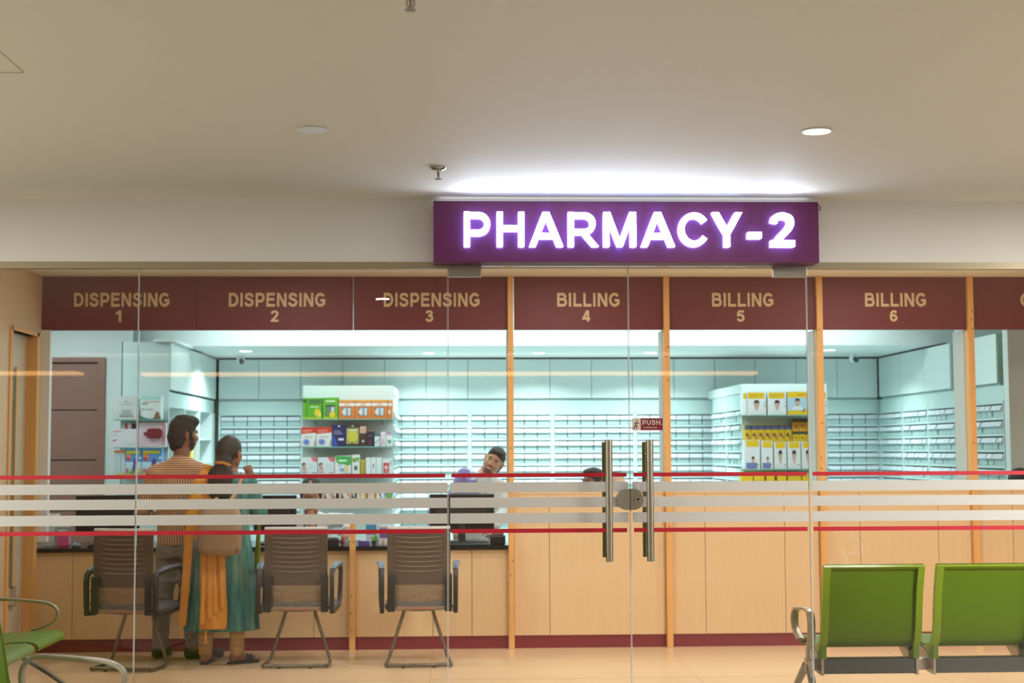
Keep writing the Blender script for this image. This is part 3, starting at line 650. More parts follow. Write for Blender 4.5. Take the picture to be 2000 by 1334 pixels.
carton('carton', 'white carton with a red top band beside the navy carton', -1.343, 1.581, -1.190, .193, Y1, .14, (232, 234, 228), RW, group=GA)
carton('carton', 'navy blue carton with white print on the middle gondola shelf', -1.186, 1.581, -1.052, .215, Y1, .14, (34, 36, 92), [('p', [(0, 0), (.4, 0), (.34, .22), (.14, .46), (0, .56)], (44, 84, 176)), ('r', .1, .70, .6, .73, (150, 154, 196)), ('r', .1, .63, .72, .66, (150, 154, 196)), ('r', .1, .56, .78, .59, (150, 154, 196)), ('r', .46, .28, .86, .38, (222, 222, 236)), ('e', .5, .93, .09, .04, (210, 210, 230))], group=GA)
carton('carton', 'black carton with a golden yellow panel beside the navy carton', -1.049, 1.581, -.920, .215, Y1, .14, (62, 58, 48), [('r', .02, .12, .98, .84, (170, 160, 108)), ('e', .5, .46, .40, .28, (206, 196, 70)), ('r', .2, .72, .85, .78, (220, 216, 190)), ('r', .42, .10, .50, .22, (60, 50, 40)), ('e', .5, .94, .09, .03, (200, 190, 160))], group=GA)
carton('carton', 'dark brown carton with a pale pink lid band on the middle gondola shelf', -.914, 1.581, -.848, .198, Y1, .12, (62, 52, 46), [('r', 0, .66, 1, 1, (214, 172, 150)), ('r', .2, .78, .8, .82, (196, 120, 100)), ('e', .5, .26, .16, .06, (224, 220, 210))], group=GA)
carton('carton', 'small navy carton with a slim red mark on the middle gondola shelf', -.842, 1.581, -.772, .167, Y1, .12, (40, 38, 66), [('r', 0, .88, 1, 1, (130, 104, 80)), ('p', [(.35, .1), (.6, .35), (.5, .38), (.25, .12)], (168, 70, 60)), ('r', .2, .62, .7, .66, (170, 110, 110))], group=GA)
carton('carton', 'small white and teal carton on the middle gondola shelf', -.766, 1.581, -.716, .121, Y1, .10, (226, 234, 230), [('r', 0, .82, 1, 1, (50, 120, 112)), ('p', [(.1, .2), (.9, .55), (.9, .64), (.1, .28)], (60, 140, 130))], group=GA)
carton('carton', 'slim pale pink carton on the middle gondola shelf', -.705, 1.581, -.660, .145, Y1, .10, (232, 214, 226), [('r', .3, .1, .6, .5, (216, 150, 190))], group=GA)
# a squat white bottle with a green disc on its label
g = MB().prism(rrect(-.652, -.592, 1.5815, 1.690, .018), Y1+.01, Y1+.06, 'y').cyl((-.622, Y1+.035, 1.690), (-.622, Y1+.035, 1.72), .013, n=14, m=1)
g.add([(-.622+.02*math.cos(2*PI*i/20), Y1+.0094, 1.628+.02*math.sin(2*PI*i/20)) for i in range(20)], [tuple(range(20))], 2)
solo('squat_bottle', g, [flat((236, 238, 236)), flat((206, 120, 190)), flat((96, 176, 130))], 'white squat bottle with a green disc at the right end of the middle gondola shelf', 'bottle', (-.622, Y1+.035, 1.581), group=GA)
PW = [('p', [(.62, 1), (1, 1), (1, .74), (.82, .72), (.68, .84)], (226, 110, 120)), ('e', .18, .56, .13, .13, (92, 66, 56)), ('e', .21, .5, .08, .10, (206, 166, 146)), ('p', [(.05, .24), (.1, .44), (.3, .42), (.38, .24)], (196, 160, 146)), ('r', .45, .3, .9, .62, (208, 222, 228)), ('r', .06, .1, .4, .17, (214, 150, 150)), ('r', .7, .08, .95, .13, (150, 150, 130))]
carton('carton', 'pink-cornered white carton with a printed figure, left end of the third gondola shelf', -1.492, 1.308, -1.331, .167, Y1, .13, (228, 232, 234), PW, group=GA)
carton('carton', 'pink-cornered white carton with a printed figure, next to the green-topped carton', -1.326, 1.308, -1.165, .167, Y1, .13, (228, 232, 234), PW, group=GA)
carton('carton', 'white carton with a swooping green top on the third gondola shelf', -1.160, 1.308, -.998, .182, Y1, .13, (232, 236, 232), [('p', [(0, 1), (1, .96), (.98, .5), (.8, .46), (.5, .54), (.2, .56), (.08, .72)], (70, 170, 80)), ('r', .24, .68, .74, .78, (214, 240, 214)), ('p', [(.05, .62), (.22, .5), (.5, .48), (.3, .42)], (110, 130, 200)), ('r', .32, .16, .56, .32, (120, 166, 214)), ('r', .58, .14, .84, .46, (232, 206, 150)), ('r', .45, .03, .98, .07, (150, 170, 190))], group=GA)
carton('carton', 'tall white carton with a green leaf print on the third gondola shelf', -.991, 1.308, -.912, .192, Y1, .10, (228, 232, 226), [('r', 0, .62, .9, .86, (190, 206, 130)), ('e', .3, .7, .2, .1, (116, 132, 60)), ('p', [(.45, .84), (.95, .86), (.8, .62)], (50, 160, 100)), ('r', .28, .2, .74, .44, (140, 150, 140)), ('r', .36, .24, .6, .40, (70, 100, 80))], group=GA)
carton('carton', 'mustard yellow narrow carton on the third gondola shelf', -.907, 1.308, -.858, .142, Y1, .10, (186, 160, 50), [('r', .1, .86, .9, .94, (206, 184, 90))], group=GA)
for k, (a, c, l) in enumerate(((-.854, -.803, 'slim white carton right of the mustard yellow one'), (-.801, -.752, 'slim white carton, middle of three, with a blue upright mark'), (-.750, -.695, 'slim white carton left of the carton with a red panel'))):
    carton('carton', l, a, 1.308, c, .163, Y1, .09, (224, 234, 234), [('r', .1, .5, .9, .53, (190, 210, 214))] + ([('r', .35, .34, .6, .62, (110, 130, 170))] if k == 1 else [('r', .3, .76, .6, .80, (206, 160, 166))] if k == 0 else [('r', .1, .3, .8, .33, (180, 206, 214))]), group=GA)
carton('carton', 'white carton with a red panel at the right end of the third gondola shelf', -.687, 1.308, -.597, .152, Y1, .10, (230, 226, 232), [('r', .08, .06, .72, .72, (196, 70, 62)), ('e', .4, .42, .2, .14, (228, 190, 196)), ('r', .25, .14, .6, .2, (230, 180, 170)), ('r', .84, .55, .92, .85, (90, 150, 190))], group=GA)
BX = [(-1.309, -1.225), (-1.223, -1.147), (-1.143, -1.053), (-1.050, -.951), (-.936, -.836), (-.830, -.750), (-.747, -.668), (-.663, -.583)]
bl = ['carton with a brown hair print, first on the lowest gondola shelf', 'carton with a brown hair print, second on the lowest gondola shelf', 'carton with a dark and brown hair print, third on the lowest gondola shelf', 'carton with a brown hair print and dark edge, fourth on the lowest gondola shelf',
      'carton with an orange stripe, left of the orange pair on the lowest gondola shelf', 'carton with an orange stripe, right of the orange pair on the lowest gondola shelf', 'white carton with dark diagonal lines on the lowest gondola shelf', 'blue and green carton at the right end of the lowest visible gondola shelf']
for k, (a, c) in enumerate(BX):
    if k < 4: pr = [('p', [(.1, 1), (.5, 1), (.95, .2), (.5, .2)], (120, 60, 48)), ('e', .4, .62, .26, .24, (176, 110, 90)), ('e', .42, .5, .16, .2, (210, 160, 140))] + ([('e', .1, .4, .2, .3, (24, 26, 40))] if k == 2 else []) + ([('r', .88, 0, 1, 1, (60, 66, 50))] if k == 3 else [])
    elif k < 6: pr = [('r', .62, 0, .9, 1, (226, 156, 60)), ('e', .3, .6, .2, .26, (206, 166, 150)), ('r', .92, 0, 1, 1, (90, 90, 80))]
    elif k == 6: pr = [('p', [(0, 1), (.2, 1), (.9, .1), (.7, .1)], (110, 80, 84)), ('r', .6, .3, .95, .8, (214, 220, 230))]
    else: pr = [('r', 0, .5, 1, 1, (92, 96, 170)), ('e', .5, .42, .4, .3, (110, 170, 80))]
    carton('carton', bl[k], a, 1.015, c, .161, Y1, .1, (226, 222, 216), pr, group=GA)
# yellow cartons of the right gondola
GY = 'cartons on the shelves of the right gondola'; YE = (232, 192, 24); Y2 = 14.33; WH = (226, 230, 232)
carton('carton', 'white carton standing edge-on, left end of the top shelf of the right gondola', 2.878, 1.875, 2.912, .223, Y2, .16, (236, 240, 240), [('r', .05, .72, .95, .97, YE)], group=GY)
mk = lambda: [('r', .04, .70, .92, .97, YE), ('r', .1, .84, .9, .88, (196, 160, 40)), ('r', .1, .77, .5, .80, (196, 160, 40))] + portrait(.5, .02, .92) + [('r', .88, .5, .94, .55, (150, 160, 170)), ('r', .88, .36, .94, .41, (110, 120, 120))]
carton('carton', 'yellow-topped portrait carton, left on the top shelf of the right gondola', 2.916, 1.875, 3.106, .229, Y2, .14, WH, mk(), group=GY)
carton('carton', 'yellow-topped portrait carton, second on the top shelf of the right gondola', 3.123, 1.875, 3.308, .229, Y2, .14, WH, mk(), group=GY)
carton('carton', 'yellow and pale blue portrait carton on the top shelf of the right gondola', 3.319, 1.875, 3.520, .229, Y2, .14, (176, 206, 220), [('r', 0, .74, 1, 1, YE), ('r', .5, .84, .9, .9, (206, 140, 60)), ('p', [(0, 0), (1, 0), (1, .24), (.8, .26), (.7, .18), (0, .18)], YE), ('e', .78, .22, .09, .08, (60, 90, 170))] + portrait(.5, .2, .75), group=GY)
carton('carton', 'yellow-topped carton half behind the pine post on the top shelf of the right gondola', 3.528, 1.875, 3.718, .229, Y2, .14, WH, mk(), group=GY)
nl = ['first', 'second', 'third', 'fourth', 'fifth', 'sixth', 'seventh']
nv = [('r', 0, .76, 1, .98, (52, 66, 120)), ('r', .1, .82, .9, .90, (110, 130, 180)), ('p', [(.15, .52), (.5, .6), (.7, .44), (.85, .22), (.62, .2), (.5, .36), (.3, .42)], (150, 96, 70)), ('e', .3, .44, .14, .08, (120, 80, 90)), ('r', .3, .04, .7, .09, (190, 150, 30))]
for k in range(7):
    carton('carton', 'small yellow carton with a navy band, %s from the left in its row' % nl[k], 2.911+.068*k, 1.600, 2.976+.068*k, .173, 14.45, .08, YE, nv, group=GY)
for k in range(3):
    a = 3.392+.068*k
    carton('carton', 'low yellow dark-banded carton under the black-topped cartons, %s of three' % nl[k], a, 1.600, a+.065, .112, 14.45, .08, YE, [('r', 0, .74, 1, 1, (70, 76, 66)), ('p', [(.2, .5), (.6, .55), (.8, .3), (.4, .36)], (176, 110, 60))], group=GY)
for k in range(3):
    a = 3.392+.068*k
    carton('carton', 'orange carton with a black top stacked on low yellow cartons, %s of three' % nl[k], a, 1.7122, a+.065, .128, 14.45, .08, (236, 170, 30), [('r', 0, .72, 1, 1, (46, 40, 34)), ('p', [(.2, .5), (.6, .56), (.8, .2), (.5, .24)], (186, 96, 60)), ('r', .1, .8, .9, .88, (110, 96, 60))], group=GY)
fl = [(2.882, 3.038, .288), (3.049, 3.166, .278), (3.178, 3.301, .268), (3.311, 3.442, .268), (3.451, 3.576, .269), (3.587, 3.704, .268)]
for k, (a, c, h) in enumerate(fl):
    pr = [('r', .12, .76, .92, .985, YE)] + (portrait(.55, .02, .62, shirt=(96, 116, 176))+[('r', .1, .03, .8, .22, (110, 126, 180))] if k < 2 else portrait(.5, .02, 1.0)) + [('e', .84, .16, .05, .03, (150, 160, 70))]
    carton('carton', 'tall white and yellow carton with %s, %s on the right gondola\'s third shelf' % ('blue figure' if k < 2 else 'smiling portrait', nl[k]), a, 1.341, c, h, Y2, .10, WH, pr, group=GY)
for k, (a, c) in enumerate([(2.847, 2.965), (2.974, 3.077), (3.096, 3.179), (3.203, 3.296), (3.311, 3.444), (3.453, 3.591)]):
    carton('carton', '%s carton just above the frosted band, %s on the right gondola\'s lowest shelf' % ('yellow' if k < 4 else 'grey-yellow', nl[k]), a, 1.067, c, .247, Y2, .12, YE, [('e', .6, .92, .14, .05, (236, 226, 160))] if k < 4 else [('r', 0, .92, 1, 1, (140, 140, 120)), ('r', 0, .8, 1, .84, (190, 170, 60))], group=GY)
# packs on the glass shelves of the left block
GL_ = 'packs on the glass shelves of the left storage block'; Y3 = 13.57
carton('carton', 'pale grey carton with a printed keyboard-like fan on the left top glass shelf', -3.122, 1.834, -2.895, .213, Y3, .12, (206, 214, 212), [('p', [(.28, .14), (.86, .14), (.74, .42), (.42, .42)], (170, 182, 182)), ('r', .3, .12, .86, .16, (120, 130, 130)), ('r', .48, .76, .64, .79, (130, 140, 140)), ('r', .28, .66, .8, .68, (180, 190, 190))], group=GL_)
carton('carton', 'white carton with a teal curve on the top glass shelf at the left', -2.861, 1.834, -2.678, .215, Y3, .12, (222, 234, 230), [('r', 0, .86, 1, 1, (170, 222, 212)), ('r', .1, .74, .9, .8, (200, 190, 196)), ('p', [(0, .0), (1, .0), (1, .2), (.8, .06), (.4, .03), (.1, .1), (0, .2)], (50, 130, 130)), ('p', [(.62, .02), (.92, .02), (.92, .3), (.8, .34), (.7, .2)], (150, 100, 80)), ('r', .06, .66, .36, .70, (90, 140, 130)), ('e', .1, .44, .03, .03, (60, 80, 80)), ('r', .2, .42, .6, .46, (190, 200, 200))], group=GL_)
carton('carton', 'white carton showing a round pale device on the left middle glass shelf', -3.118, 1.579, -2.894, .170, Y3, .12, (226, 226, 234), [('e', .76, .36, .20, .28, (206, 216, 220)), ('e', .76, .40, .17, .23, (224, 230, 234)), ('r', .02, .84, .36, .88, (206, 130, 150)), ('p', [(.02, .32), (.18, .38), (.18, .44), (.02, .38)], (206, 90, 120)), ('r', .02, .66, .2, .69, (190, 196, 200))], group=GL_)
g = MB().box(-2.878, -2.632, Y3, Y3+.07, 1.580, 1.806)
g.prism(rrect(-2.80, -2.665, 1.66, 1.752, .028), Y3-.022, Y3, 'y', m=1).box(-2.83, -2.80, Y3-.015, Y3, 1.692, 1.716, m=1)
g.box(-2.660, -2.652, Y3-.001, Y3, 1.60, 1.80, m=2).box(-2.640, -2.634, Y3-.001, Y3, 1.60, 1.80, m=2)
solo('hot_water_bag_pack', g, [mat('clear_pink_pack', (226, 206, 220), .2), mat('maroon_rubber', (128, 36, 52), .25), flat((206, 110, 126))], 'clear pink pack holding a maroon rubber hot water bag on the middle glass shelf', 'pack', (-2.755, Y3+.035, 1.579), group=GL_, bevel=.003)
for nm, l, a, c, h, col in (('small_carton', 'tiny red carton on top of the white device carton', -3.007, -2.986, .045, (190, 40, 56)), ('small_carton', 'tiny pale pink carton on top of the white device carton', -2.985, -2.947, .049, (232, 190, 204)), ('small_carton', 'tiny black carton on top of the white device carton', -2.942, -2.908, .045, (34, 34, 40))):
    carton(nm, l, a, 1.7492, c, h, Y3+.02, .05, col, [('r', .2, .3, .8, .6, tuple(min(255, v+50) for v in col))], group=GL_)
carton('carton', 'pale blue carton with an orange top edge at the left of the lowest glass shelf', -3.101, 1.316, -2.998, .237, Y3, .10, (196, 218, 222), [('r', 0, .9, 1, 1, (230, 130, 90)), ('p', [(0, 0), (1, 0), (1, .12), (.5, .1), (0, .04)], (206, 200, 80)), ('r', .62, .14, .66, .8, (140, 170, 200)), ('r', .2, .2, .23, .7, (170, 196, 206))], group=GL_)
kp = [('r', 0, 0, 1, .12, (232, 190, 140)), ('p', [(0, .12), (1, .12), (1, .5), (0, .5)], (190, 222, 240)), ('r', .05, .79, .9, .9, (226, 216, 60)), ('e', .18, .62, .1, .09, (206, 70, 60)), ('e', .3, .68, .08, .08, (236, 120, 170)), ('e', .16, .74, .1, .08, (240, 170, 50)), ('e', .62, .5, .12, .12, (96, 70, 140)), ('p', [(.4, .14), (.62, .14), (.66, .4), (.5, .44)], (110, 84, 150)), ('p', [(.3, .08), (.56, .08), (.5, .26), (.4, .26)], (90, 170, 60)), ('r', .74, .14, .95, .26, (206, 206, 60)), ('e', .14, .2, .1, .08, (206, 120, 130)), ('e', .93, .64, .06, .05, (236, 240, 246))]
carton('carton', 'bright blue carton with balloon prints, left of two beside the glass joint', -2.996, 1.316, -2.848, .258, Y3, .10, (84, 160, 220), kp, group=GL_)
carton('carton', 'bright blue carton with balloon prints, right of two behind the man', -2.845, 1.316, -2.665, .258, Y3, .10, (84, 160, 220), kp, group=GL_)
carton('carton', 'yellow and white carton in a pigeonhole right of the man', -2.76, 1.676, -2.672, .14, 15.3, .12, (232, 232, 220), [('r', 0, .72, 1, 1, (232, 170, 40)), ('r', .5, .1, .95, .6, (206, 186, 50))], group='packs in the pigeonholes')
carton('carton', 'tall yellow carton in the pigeonhole below the yellow and white one', -2.80, 1.416, -2.70, .22, 15.3, .10, (226, 206, 90), [('r', .3, 0, .45, 1, (240, 236, 200))], group='packs in the pigeonholes')
g = MB().lathe([(.001, .001), (.020, .001), (.026, .07), (.024, .07), (.018, .006), (.001, .006)], (-2.70, 13.90, 1.416), 18).ell((-2.70, 13.90, 1.50), (.022, .022, .03), 12, 8, m=1)
solo('orange_bottle', g, [flat((232, 160, 50)), flat((110, 56, 40))], 'small orange bottle with a brown cap left of the man', 'bottle', (-2.70, 13.90, 1.416), smooth=True)
g = MB().cyl((-2.72, 14.25, 1.676), (-2.72, 14.25, 1.76), .028, n=16).cyl((-2.72, 14.25, 1.76), (-2.72, 14.25, 1.79), .012, n=12, m=1)
solo('clear_bottle', g, [flat((206, 220, 226)), flat((90, 140, 206))], 'small clear bottle with a blue cap left of the man\'s head', 'bottle', (-2.72, 14.25, 1.676), smooth=True)

# ---------------------------------------------------------------- pharmacy ceiling fittings
pl = ['first from the left, above the woman', 'second from the left, near the glass joint', 'third from the left, right of the pine post', 'fourth from the left, above the push sticker', 'fifth from the left, above the yellow cartons']
for (x, y), l in zip(PH_DOWN, pl):
    downlight('ceiling_downlight', 'round downlight in the low pharmacy ceiling, ' + l, x, y, 2.585, .075, True, 'downlights in the low pharmacy ceiling')
def cctv(label, x, y, ax):
    o = (x, y, 2.585); t = thing('security_camera', label, 'security camera', o)
    MB().cyl((x, y, 2.585), (x, y, 2.555), .034, n=20).build('mount', m_white, t, o, smooth=True)
    MB().ell((x, y-.01, 2.53), (.045, .045, .045), 18, 12).build('housing', m_white, t, o, smooth=True)
    MB().cyl((x+ax*.02, y-.04, 2.52), (x+ax*.03, y-.075, 2.505), .03, .027, n=16).build('lens', mat('camera_lens', (40, 56, 60), .15), t, o, smooth=True)
cctv('white dome security camera near the right back corner of the ceiling', 4.42, 15.9, .6)
cctv('white dome security camera near the left back corner of the ceiling', -2.30, 16.0, .6)
solo('exit_sign_reflection', MB().box(5.02, 5.30, 12.755, 12.778, 2.36, 2.50), mat('exit_reflection_green', (60, 190, 130), .4, emit=.8), 'small green reflection of an exit sign at the right edge of the photo', 'sign', (5.16, 12.77, 2.36))  # glowing box stands in for the mirrored glint of an exit sign
# ---------------------------------------------------------------- office visitor chairs at the dispensing counter
m_mesh = mat('chair_mesh_wrapped', (92, 78, 64), .42, noise=((6, 6, 30), .18), bump=(26, .35))
m_crink = mat('crinkled_wrap', (150, 130, 106), .28, noise=((8, 8, 26), .25), bump=(34, .6))
m_wrapw = mat('clear_wrap_edge', (206, 200, 194), .2, bump=(60, .5))
m_plas = mat('black_plastic', (44, 42, 38), .42)
m_arm = mat('arm_pad', (112, 132, 150), .35)
m_tubed = mat('chrome_tube_wrapped', (128, 120, 106), .25, .7, bump=(50, .3))
m_rub = mat('black_rubber', (26, 26, 26), .6)
def office_chair(label):
    t = thing('office_chair', label, 'chair', group='office chairs at the dispensing counter')
    # back: a gently curved padded mesh panel, wider at the top, with pale ribs
    def back_x(z): return .196 + .030*min(1, max(0, (z-.42)/.25))
    def back_y(z, x): return -.235 - .045*(z-.40) + .06*(z-.55)**2 + .22*x*x
    nz, nx = 28, 12; vs, fs = [], []
    for side in (0, 1):
        for i in range(nz+1):
            z = .425 + .555*i/nz; hw = back_x(z)
            for j in range(nx+1):
                x = -hw+2*hw*j/nx; th = .034*(1-abs(2*j/nx-1)**6*.6)*(1 if .02 < i/nz < .98 else .5)
                vs.append((x, back_y(z, x) + (th if side else 0), z))
    N = (nz+1)*(nx+1)
    for i in range(nz):
        for j in range(nx):
            a = i*(nx+1)+j; fs += [(a, a+1, a+nx+2, a+nx+1), (N+a, N+a+nx+1, N+a+nx+2, N+a+1)]
    for i in range(nz):
        for j in (0, nx): a = i*(nx+1)+j; fs.append((a, a+nx+1, N+a+nx+1, N+a))
    for j in range(nx):
        for i in (0, nz): a = i*(nx+1)+j; fs.append((a, N+a, N+a+1, a+1))
    g = MB(); g.add(vs, fs)
    g.m = [1 if (max(vs[i][2] for i in f) < .60) else 0 for f in fs]
    bk = g.build('backrest', [m_mesh, m_crink], t, smooth=True)
    g = MB()
    for k in range(9):
        z = .955-.034*k; hw = back_x(z)*.76
        g.tube([(x, back_y(z, x)-.002, z+.010*(x/hw)**2-.004) for x in [hw*(q/4-1) for q in range(9)]], .0032, n=5)
    for k in range(9):
        z = .955-.034*k; hw = back_x(z)*.76
        gg = MB().tube([(x, back_y(z, x)-.002, z+.010*(x/hw)**2-.004) for x in [hw*(q/4-1) for q in range(9)]], [.0010+.0024*min(1, q/1.5, (8-q)/1.5) for q in range(9)], n=5)
        gg.build('rib', mat('pale_rib', (150, 136, 118), .3), bk, smooth=True)
    g = MB().tube([(x, back_y(.98, x)+.016, .982) for x in [-.224+.448*q/8 for q in range(9)]], .017, n=8); g.build('top_roll', m_wrapw, bk, smooth=True)
    # seat
    g = MB(); nzs = 12; vs = []; fs = []
    P = []
    for j in range(13):
        y = -.24+.50*j/12; zt = .472 - .018*math.sin(PI*j/12) - (.03*max(0, (j-9)/3)**2); zb = .395 + .02*max(0, (j-9)/3)**2
        P.append((y, zt, zb))
    for (y, zt, zb) in P:
        for x, z in ((-.235, zb+.01), (-.245, (zt+zb)/2), (-.21, zt), (0, zt-.008), (.21, zt), (.245, (zt+zb)/2), (.235, zb+.01), (0, zb)): vs.append((x, y, z))
    for i in range(12):
        for j in range(8): fs.append((i*8+j, i*8+(j+1) % 8, (i+1)*8+(j+1) % 8, (i+1)*8+j))
    fs += [tuple(range(7, -1, -1)), tuple(range(96, 104))]
    g.add(vs, fs); g.build('seat', mat('seat_wrapped', (120, 118, 118), .18, bump=(40, .5)), t, smooth=True)
    MB().box(-.19, .19, -.262, -.242, .405, .432).build('seat_rear_edge', m_crink, t, bevel=.006)
    MB().box(-.10, .10, -.2655, -.262, .412, .424).build('sticker', mat('faded_pink_label', (176, 120, 104), .4), t)
    # arms: closed loops of black plastic with grey-blue pads
    for s in (-1, 1):
        x = .262*s
        loop = [(-.255, .400), (-.262, .50), (-.268, .62), (-.255, .672), (-.21, .692), (-.08, .706), (.06, .712), (.135, .700), (.165, .655), (.150, .56), (.125, .46), (.08, .415), (-.02, .405), (-.15, .396)]
        a = MB().tube([(x+.020*s*max(0, (y+.1)/.3), y, z) for y, z in loop], 1, n=10, closed=True, flat=(.017, .021, (1, 0, 0))).build('armrest', m_plas, t, smooth=True)
        MB().tube([(x+.0*s, -.235, .700), (x+.008*s, -.10, .719), (x+.02*s, .05, .724), (x+.024*s, .12, .713)], [.7, 1, 1, .7], n=10, flat=(.026, .009, (1, 0, 0))).build('arm_pad', m_arm, a, smooth=True)
        MB().box(x-.058*s-.020, x-.058*s+.034, -.278, -.262, .395, .665).build('arm_bracket', m_plas, a, bevel=.008)
        for z in (.47, .56): MB().cyl((x-.045*s, -.2785, z), (x-.045*s, -.283, z), .008, n=12).build('bolt', m_rub, a)
    # sled base
    for s in (-1, 1):
        MB().tube([(.098*s, .03, .398), (.112*s, .03, .345), (.198*s, .04, .085), (.212*s, .035, .040), (.222*s, .0, .018), (.230*s, -.06, .0135), (.234*s, -.20, .0135), (.222*s, -.252, .016)], .0125, n=10).build('leg', m_tubed, t, smooth=True)
        MB().cyl((.100*s, .03, .375), (.096*s, .03, .402), .02, n=12).build('leg_socket', m_rub, t)
    MB().tube([(-.222, -.256, .020), (-.10, -.262, .018), (.10, -.262, .018), (.222, -.256, .020)], .0135, n=10).build('rear_bar', m_tubed, t, smooth=True)
    for x in (-.11, .11): MB().cyl((x, -.262, .0), (x, -.262, .012), .012, n=12).build('rubber_foot', m_rub, t)
    return t
ch = office_chair('wrapped brown office chair turned towards the man, at the far left of the counter'); ch.location = (-2.27, 10.74, 0); ch.rotation_euler = (0, 0, -.24)
ch2 = office_chair('wrapped brown office chair just right of the woman, back to the glass'); ch2.location = (-1.112, 10.83, 0); ch2.rotation_euler = (0, 0, -.03)
dup(ch2, (-.246, 10.80, 0), .03, 'wrapped brown office chair below the dispensing 3 board, back to the glass', 'office chairs at the dispensing counter')

# ---------------------------------------------------------------- green waiting benches
m_grn = mat('green_shell', (102, 138, 6), .5)
m_grnr = mat('green_rim', (140, 174, 34), .3)
m_beam = mat('dark_beam', (84, 82, 76), .45, .3)
m_arma = mat('cast_aluminium', (186, 176, 158), .38, .55)
PROF = [(.265, .375), (.275, .395), (.262, .418), (.22, .434), (.12, .430), (0, .418), (-.10, .414), (-.165, .428), (-.205, .470), (-.228, .54), (-.243, .64), (-.262, .74), (-.292, .84), (-.312, .892)]
def bench(label, n, ends=(1, 1)):
    """local frame: seats along x, sitters face +y"""
    t = thing('waiting_bench', label, 'bench', group='green waiting benches')
    P_ = .645; sw = .285
    x0 = -P_*(n-1)/2
    for k in range(n):
        cx = x0+P_*k
        def rib(g, xa, xb, th, i0, i1):
            pts = PROF[i0:i1]; nn = []
            for i in range(len(pts)):
                a = Vector(pts[max(i-1, 0)]); b = Vector(pts[min(i+1, len(pts)-1)]); d = (b-a).normalized(); nn.append(Vector((d.y, -d.x)))   # towards the sitter's back
            inner = [Vector(p) for p in pts]; outer = [p-q*(-th) for p, q in zip(inner, nn)]
            outer = [p+q*(-th) if False else p-(-1)*q*th for p, q in zip(inner, nn)]
            return [tuple(p) for p in inner], [tuple(p) for p in outer]
        def shell(g, xa, xb, th, i0, i1, m=0, flip=1):
            pts = [Vector(p) for p in PROF[i0:i1]]; k_ = len(pts); out = []
            for i in range(k_):
                d = (pts[min(i+1, k_-1)]-pts[max(i-1, 0)]).normalized(); out.append(pts[i]+Vector((d.y, -d.x))*th*flip)
            nx = 8; vs = []
            for row in (pts, out):
                for p in row:
                    for j in range(nx+1):
                        vs.append((xa+(xb-xa)*j/nx, p.x, p.y))
            N = k_*(nx+1); fs = []
            for i in range(k_-1):
                for j in range(nx):
                    a = i*(nx+1)+j; fs += [(a, a+1, a+nx+2, a+nx+1), (N+a, N+a+nx+1, N+a+nx+2, N+a+1)]
                for j in (0, nx): a = i*(nx+1)+j; fs.append((a, a+nx+1, N+a+nx+1, N+a))
            for j in range(nx):
                for i in (0, k_-1): a = i*(nx+1)+j; fs.append((a, N+a, N+a+1, a+1))
            g.add(vs, fs, m)
        g = MB(); shell(g, cx-sw, cx+sw, .014, 0, len(PROF), flip=-1)
        sh = g.build('seat_shell', m_grn, t, smooth=True)
        g = MB(); shell(g, cx-sw-.002, cx-sw+.036, .040, 6, len(PROF), flip=-1); r_ = g.build('rim', m_grnr, sh, smooth=True)
        g = MB(); shell(g, cx+sw-.036, cx+sw+.002, .040, 6, len(PROF), flip=-1); g.build('rim', m_grnr, sh, smooth=True)
        g = MB(); shell(g, cx-sw+.036, cx+sw-.036, .040, len(PROF)-2, len(PROF), flip=-1); g.v = [(x, y, max(z, .86)) for x, y, z in g.v]; g.build('rim', m_grnr, sh, smooth=True)
        g = MB()
        for s in (-1, 1): MB().box(cx+s*sw-(.036 if s > 0 else 0), cx+s*sw+(.036 if s < 0 else 0), -.215, -.12, .345, .43).build('mount_foot', m_grn, sh, bevel=.006)
        MB().box(cx-sw+.01, cx+sw-.01, -.20, -.14, .262, .345).build('seat_support', mat('support_plate', (74, 76, 70), .5, .2), t, bevel=.004)
        for s in (-1, 1): MB().prism([(-.21, .255), (-.10, .255), (.16, .39), (.12, .41), (-.21, .352)], cx+s*(sw-.012)-.008, cx+s*(sw-.012)+.008, 'x').build('seat_bracket', m_arma, t, bevel=.003)
    MB().box(x0-sw-.06, -x0+sw+.06, -.13, -.06, .27, .34).build('beam', m_arma, t, bevel=.006)
    for s, on in zip((-1, 1), ends):
        ex = s*(-x0+sw+.045)
        pts = _spl([(-.150, .33), (-.176, .45), (-.192, .53), (-.185, .58), (-.155, .612), (-.10, .620), (.09, .604), (.165, .590), (.212, .560), (.220, .515), (.195, .475), (.14, .448), (.06, .425)], 4)
        if on: MB().tube([(ex, y, z) for y, z in pts], 1, n=12, flat=(.024, .0095, (1, 0, 0))).build('armrest', m_arma, t, smooth=True)
        l = MB().prism([(-.205, .24), (-.10, .24), (-.08, .40), (-.175, .40)], ex-.012, ex+.012, 'x').build('arm_plate', m_arma, t, bevel=.006)
        for z in (.275, .345): MB().ell((ex+.0, -.2, z), (.007, .006, .007), 10, 6).build('bolt', m_chrome, l)
        for y1 in (-.36, .36):
            MB().tube([(ex, -.12 if y1 < 0 else -.06, .30), (ex, y1*.55-.03, .16), (ex, y1, .022)], [1.15, 1, .8], n=10, flat=(.020, .013, (1, 0, 0))).build('leg', mat('bench_leg', (138, 132, 120), .4, .5), t, smooth=True)
            MB().cyl((ex, y1, 0), (ex, y1, .016), .024, n=16).build('foot_glide', m_rub, t)
    return t
b1 = bench('green waiting bench at the right, seen from behind', 3); b1.location = (2.36+.645+.02, 8.55, 0)
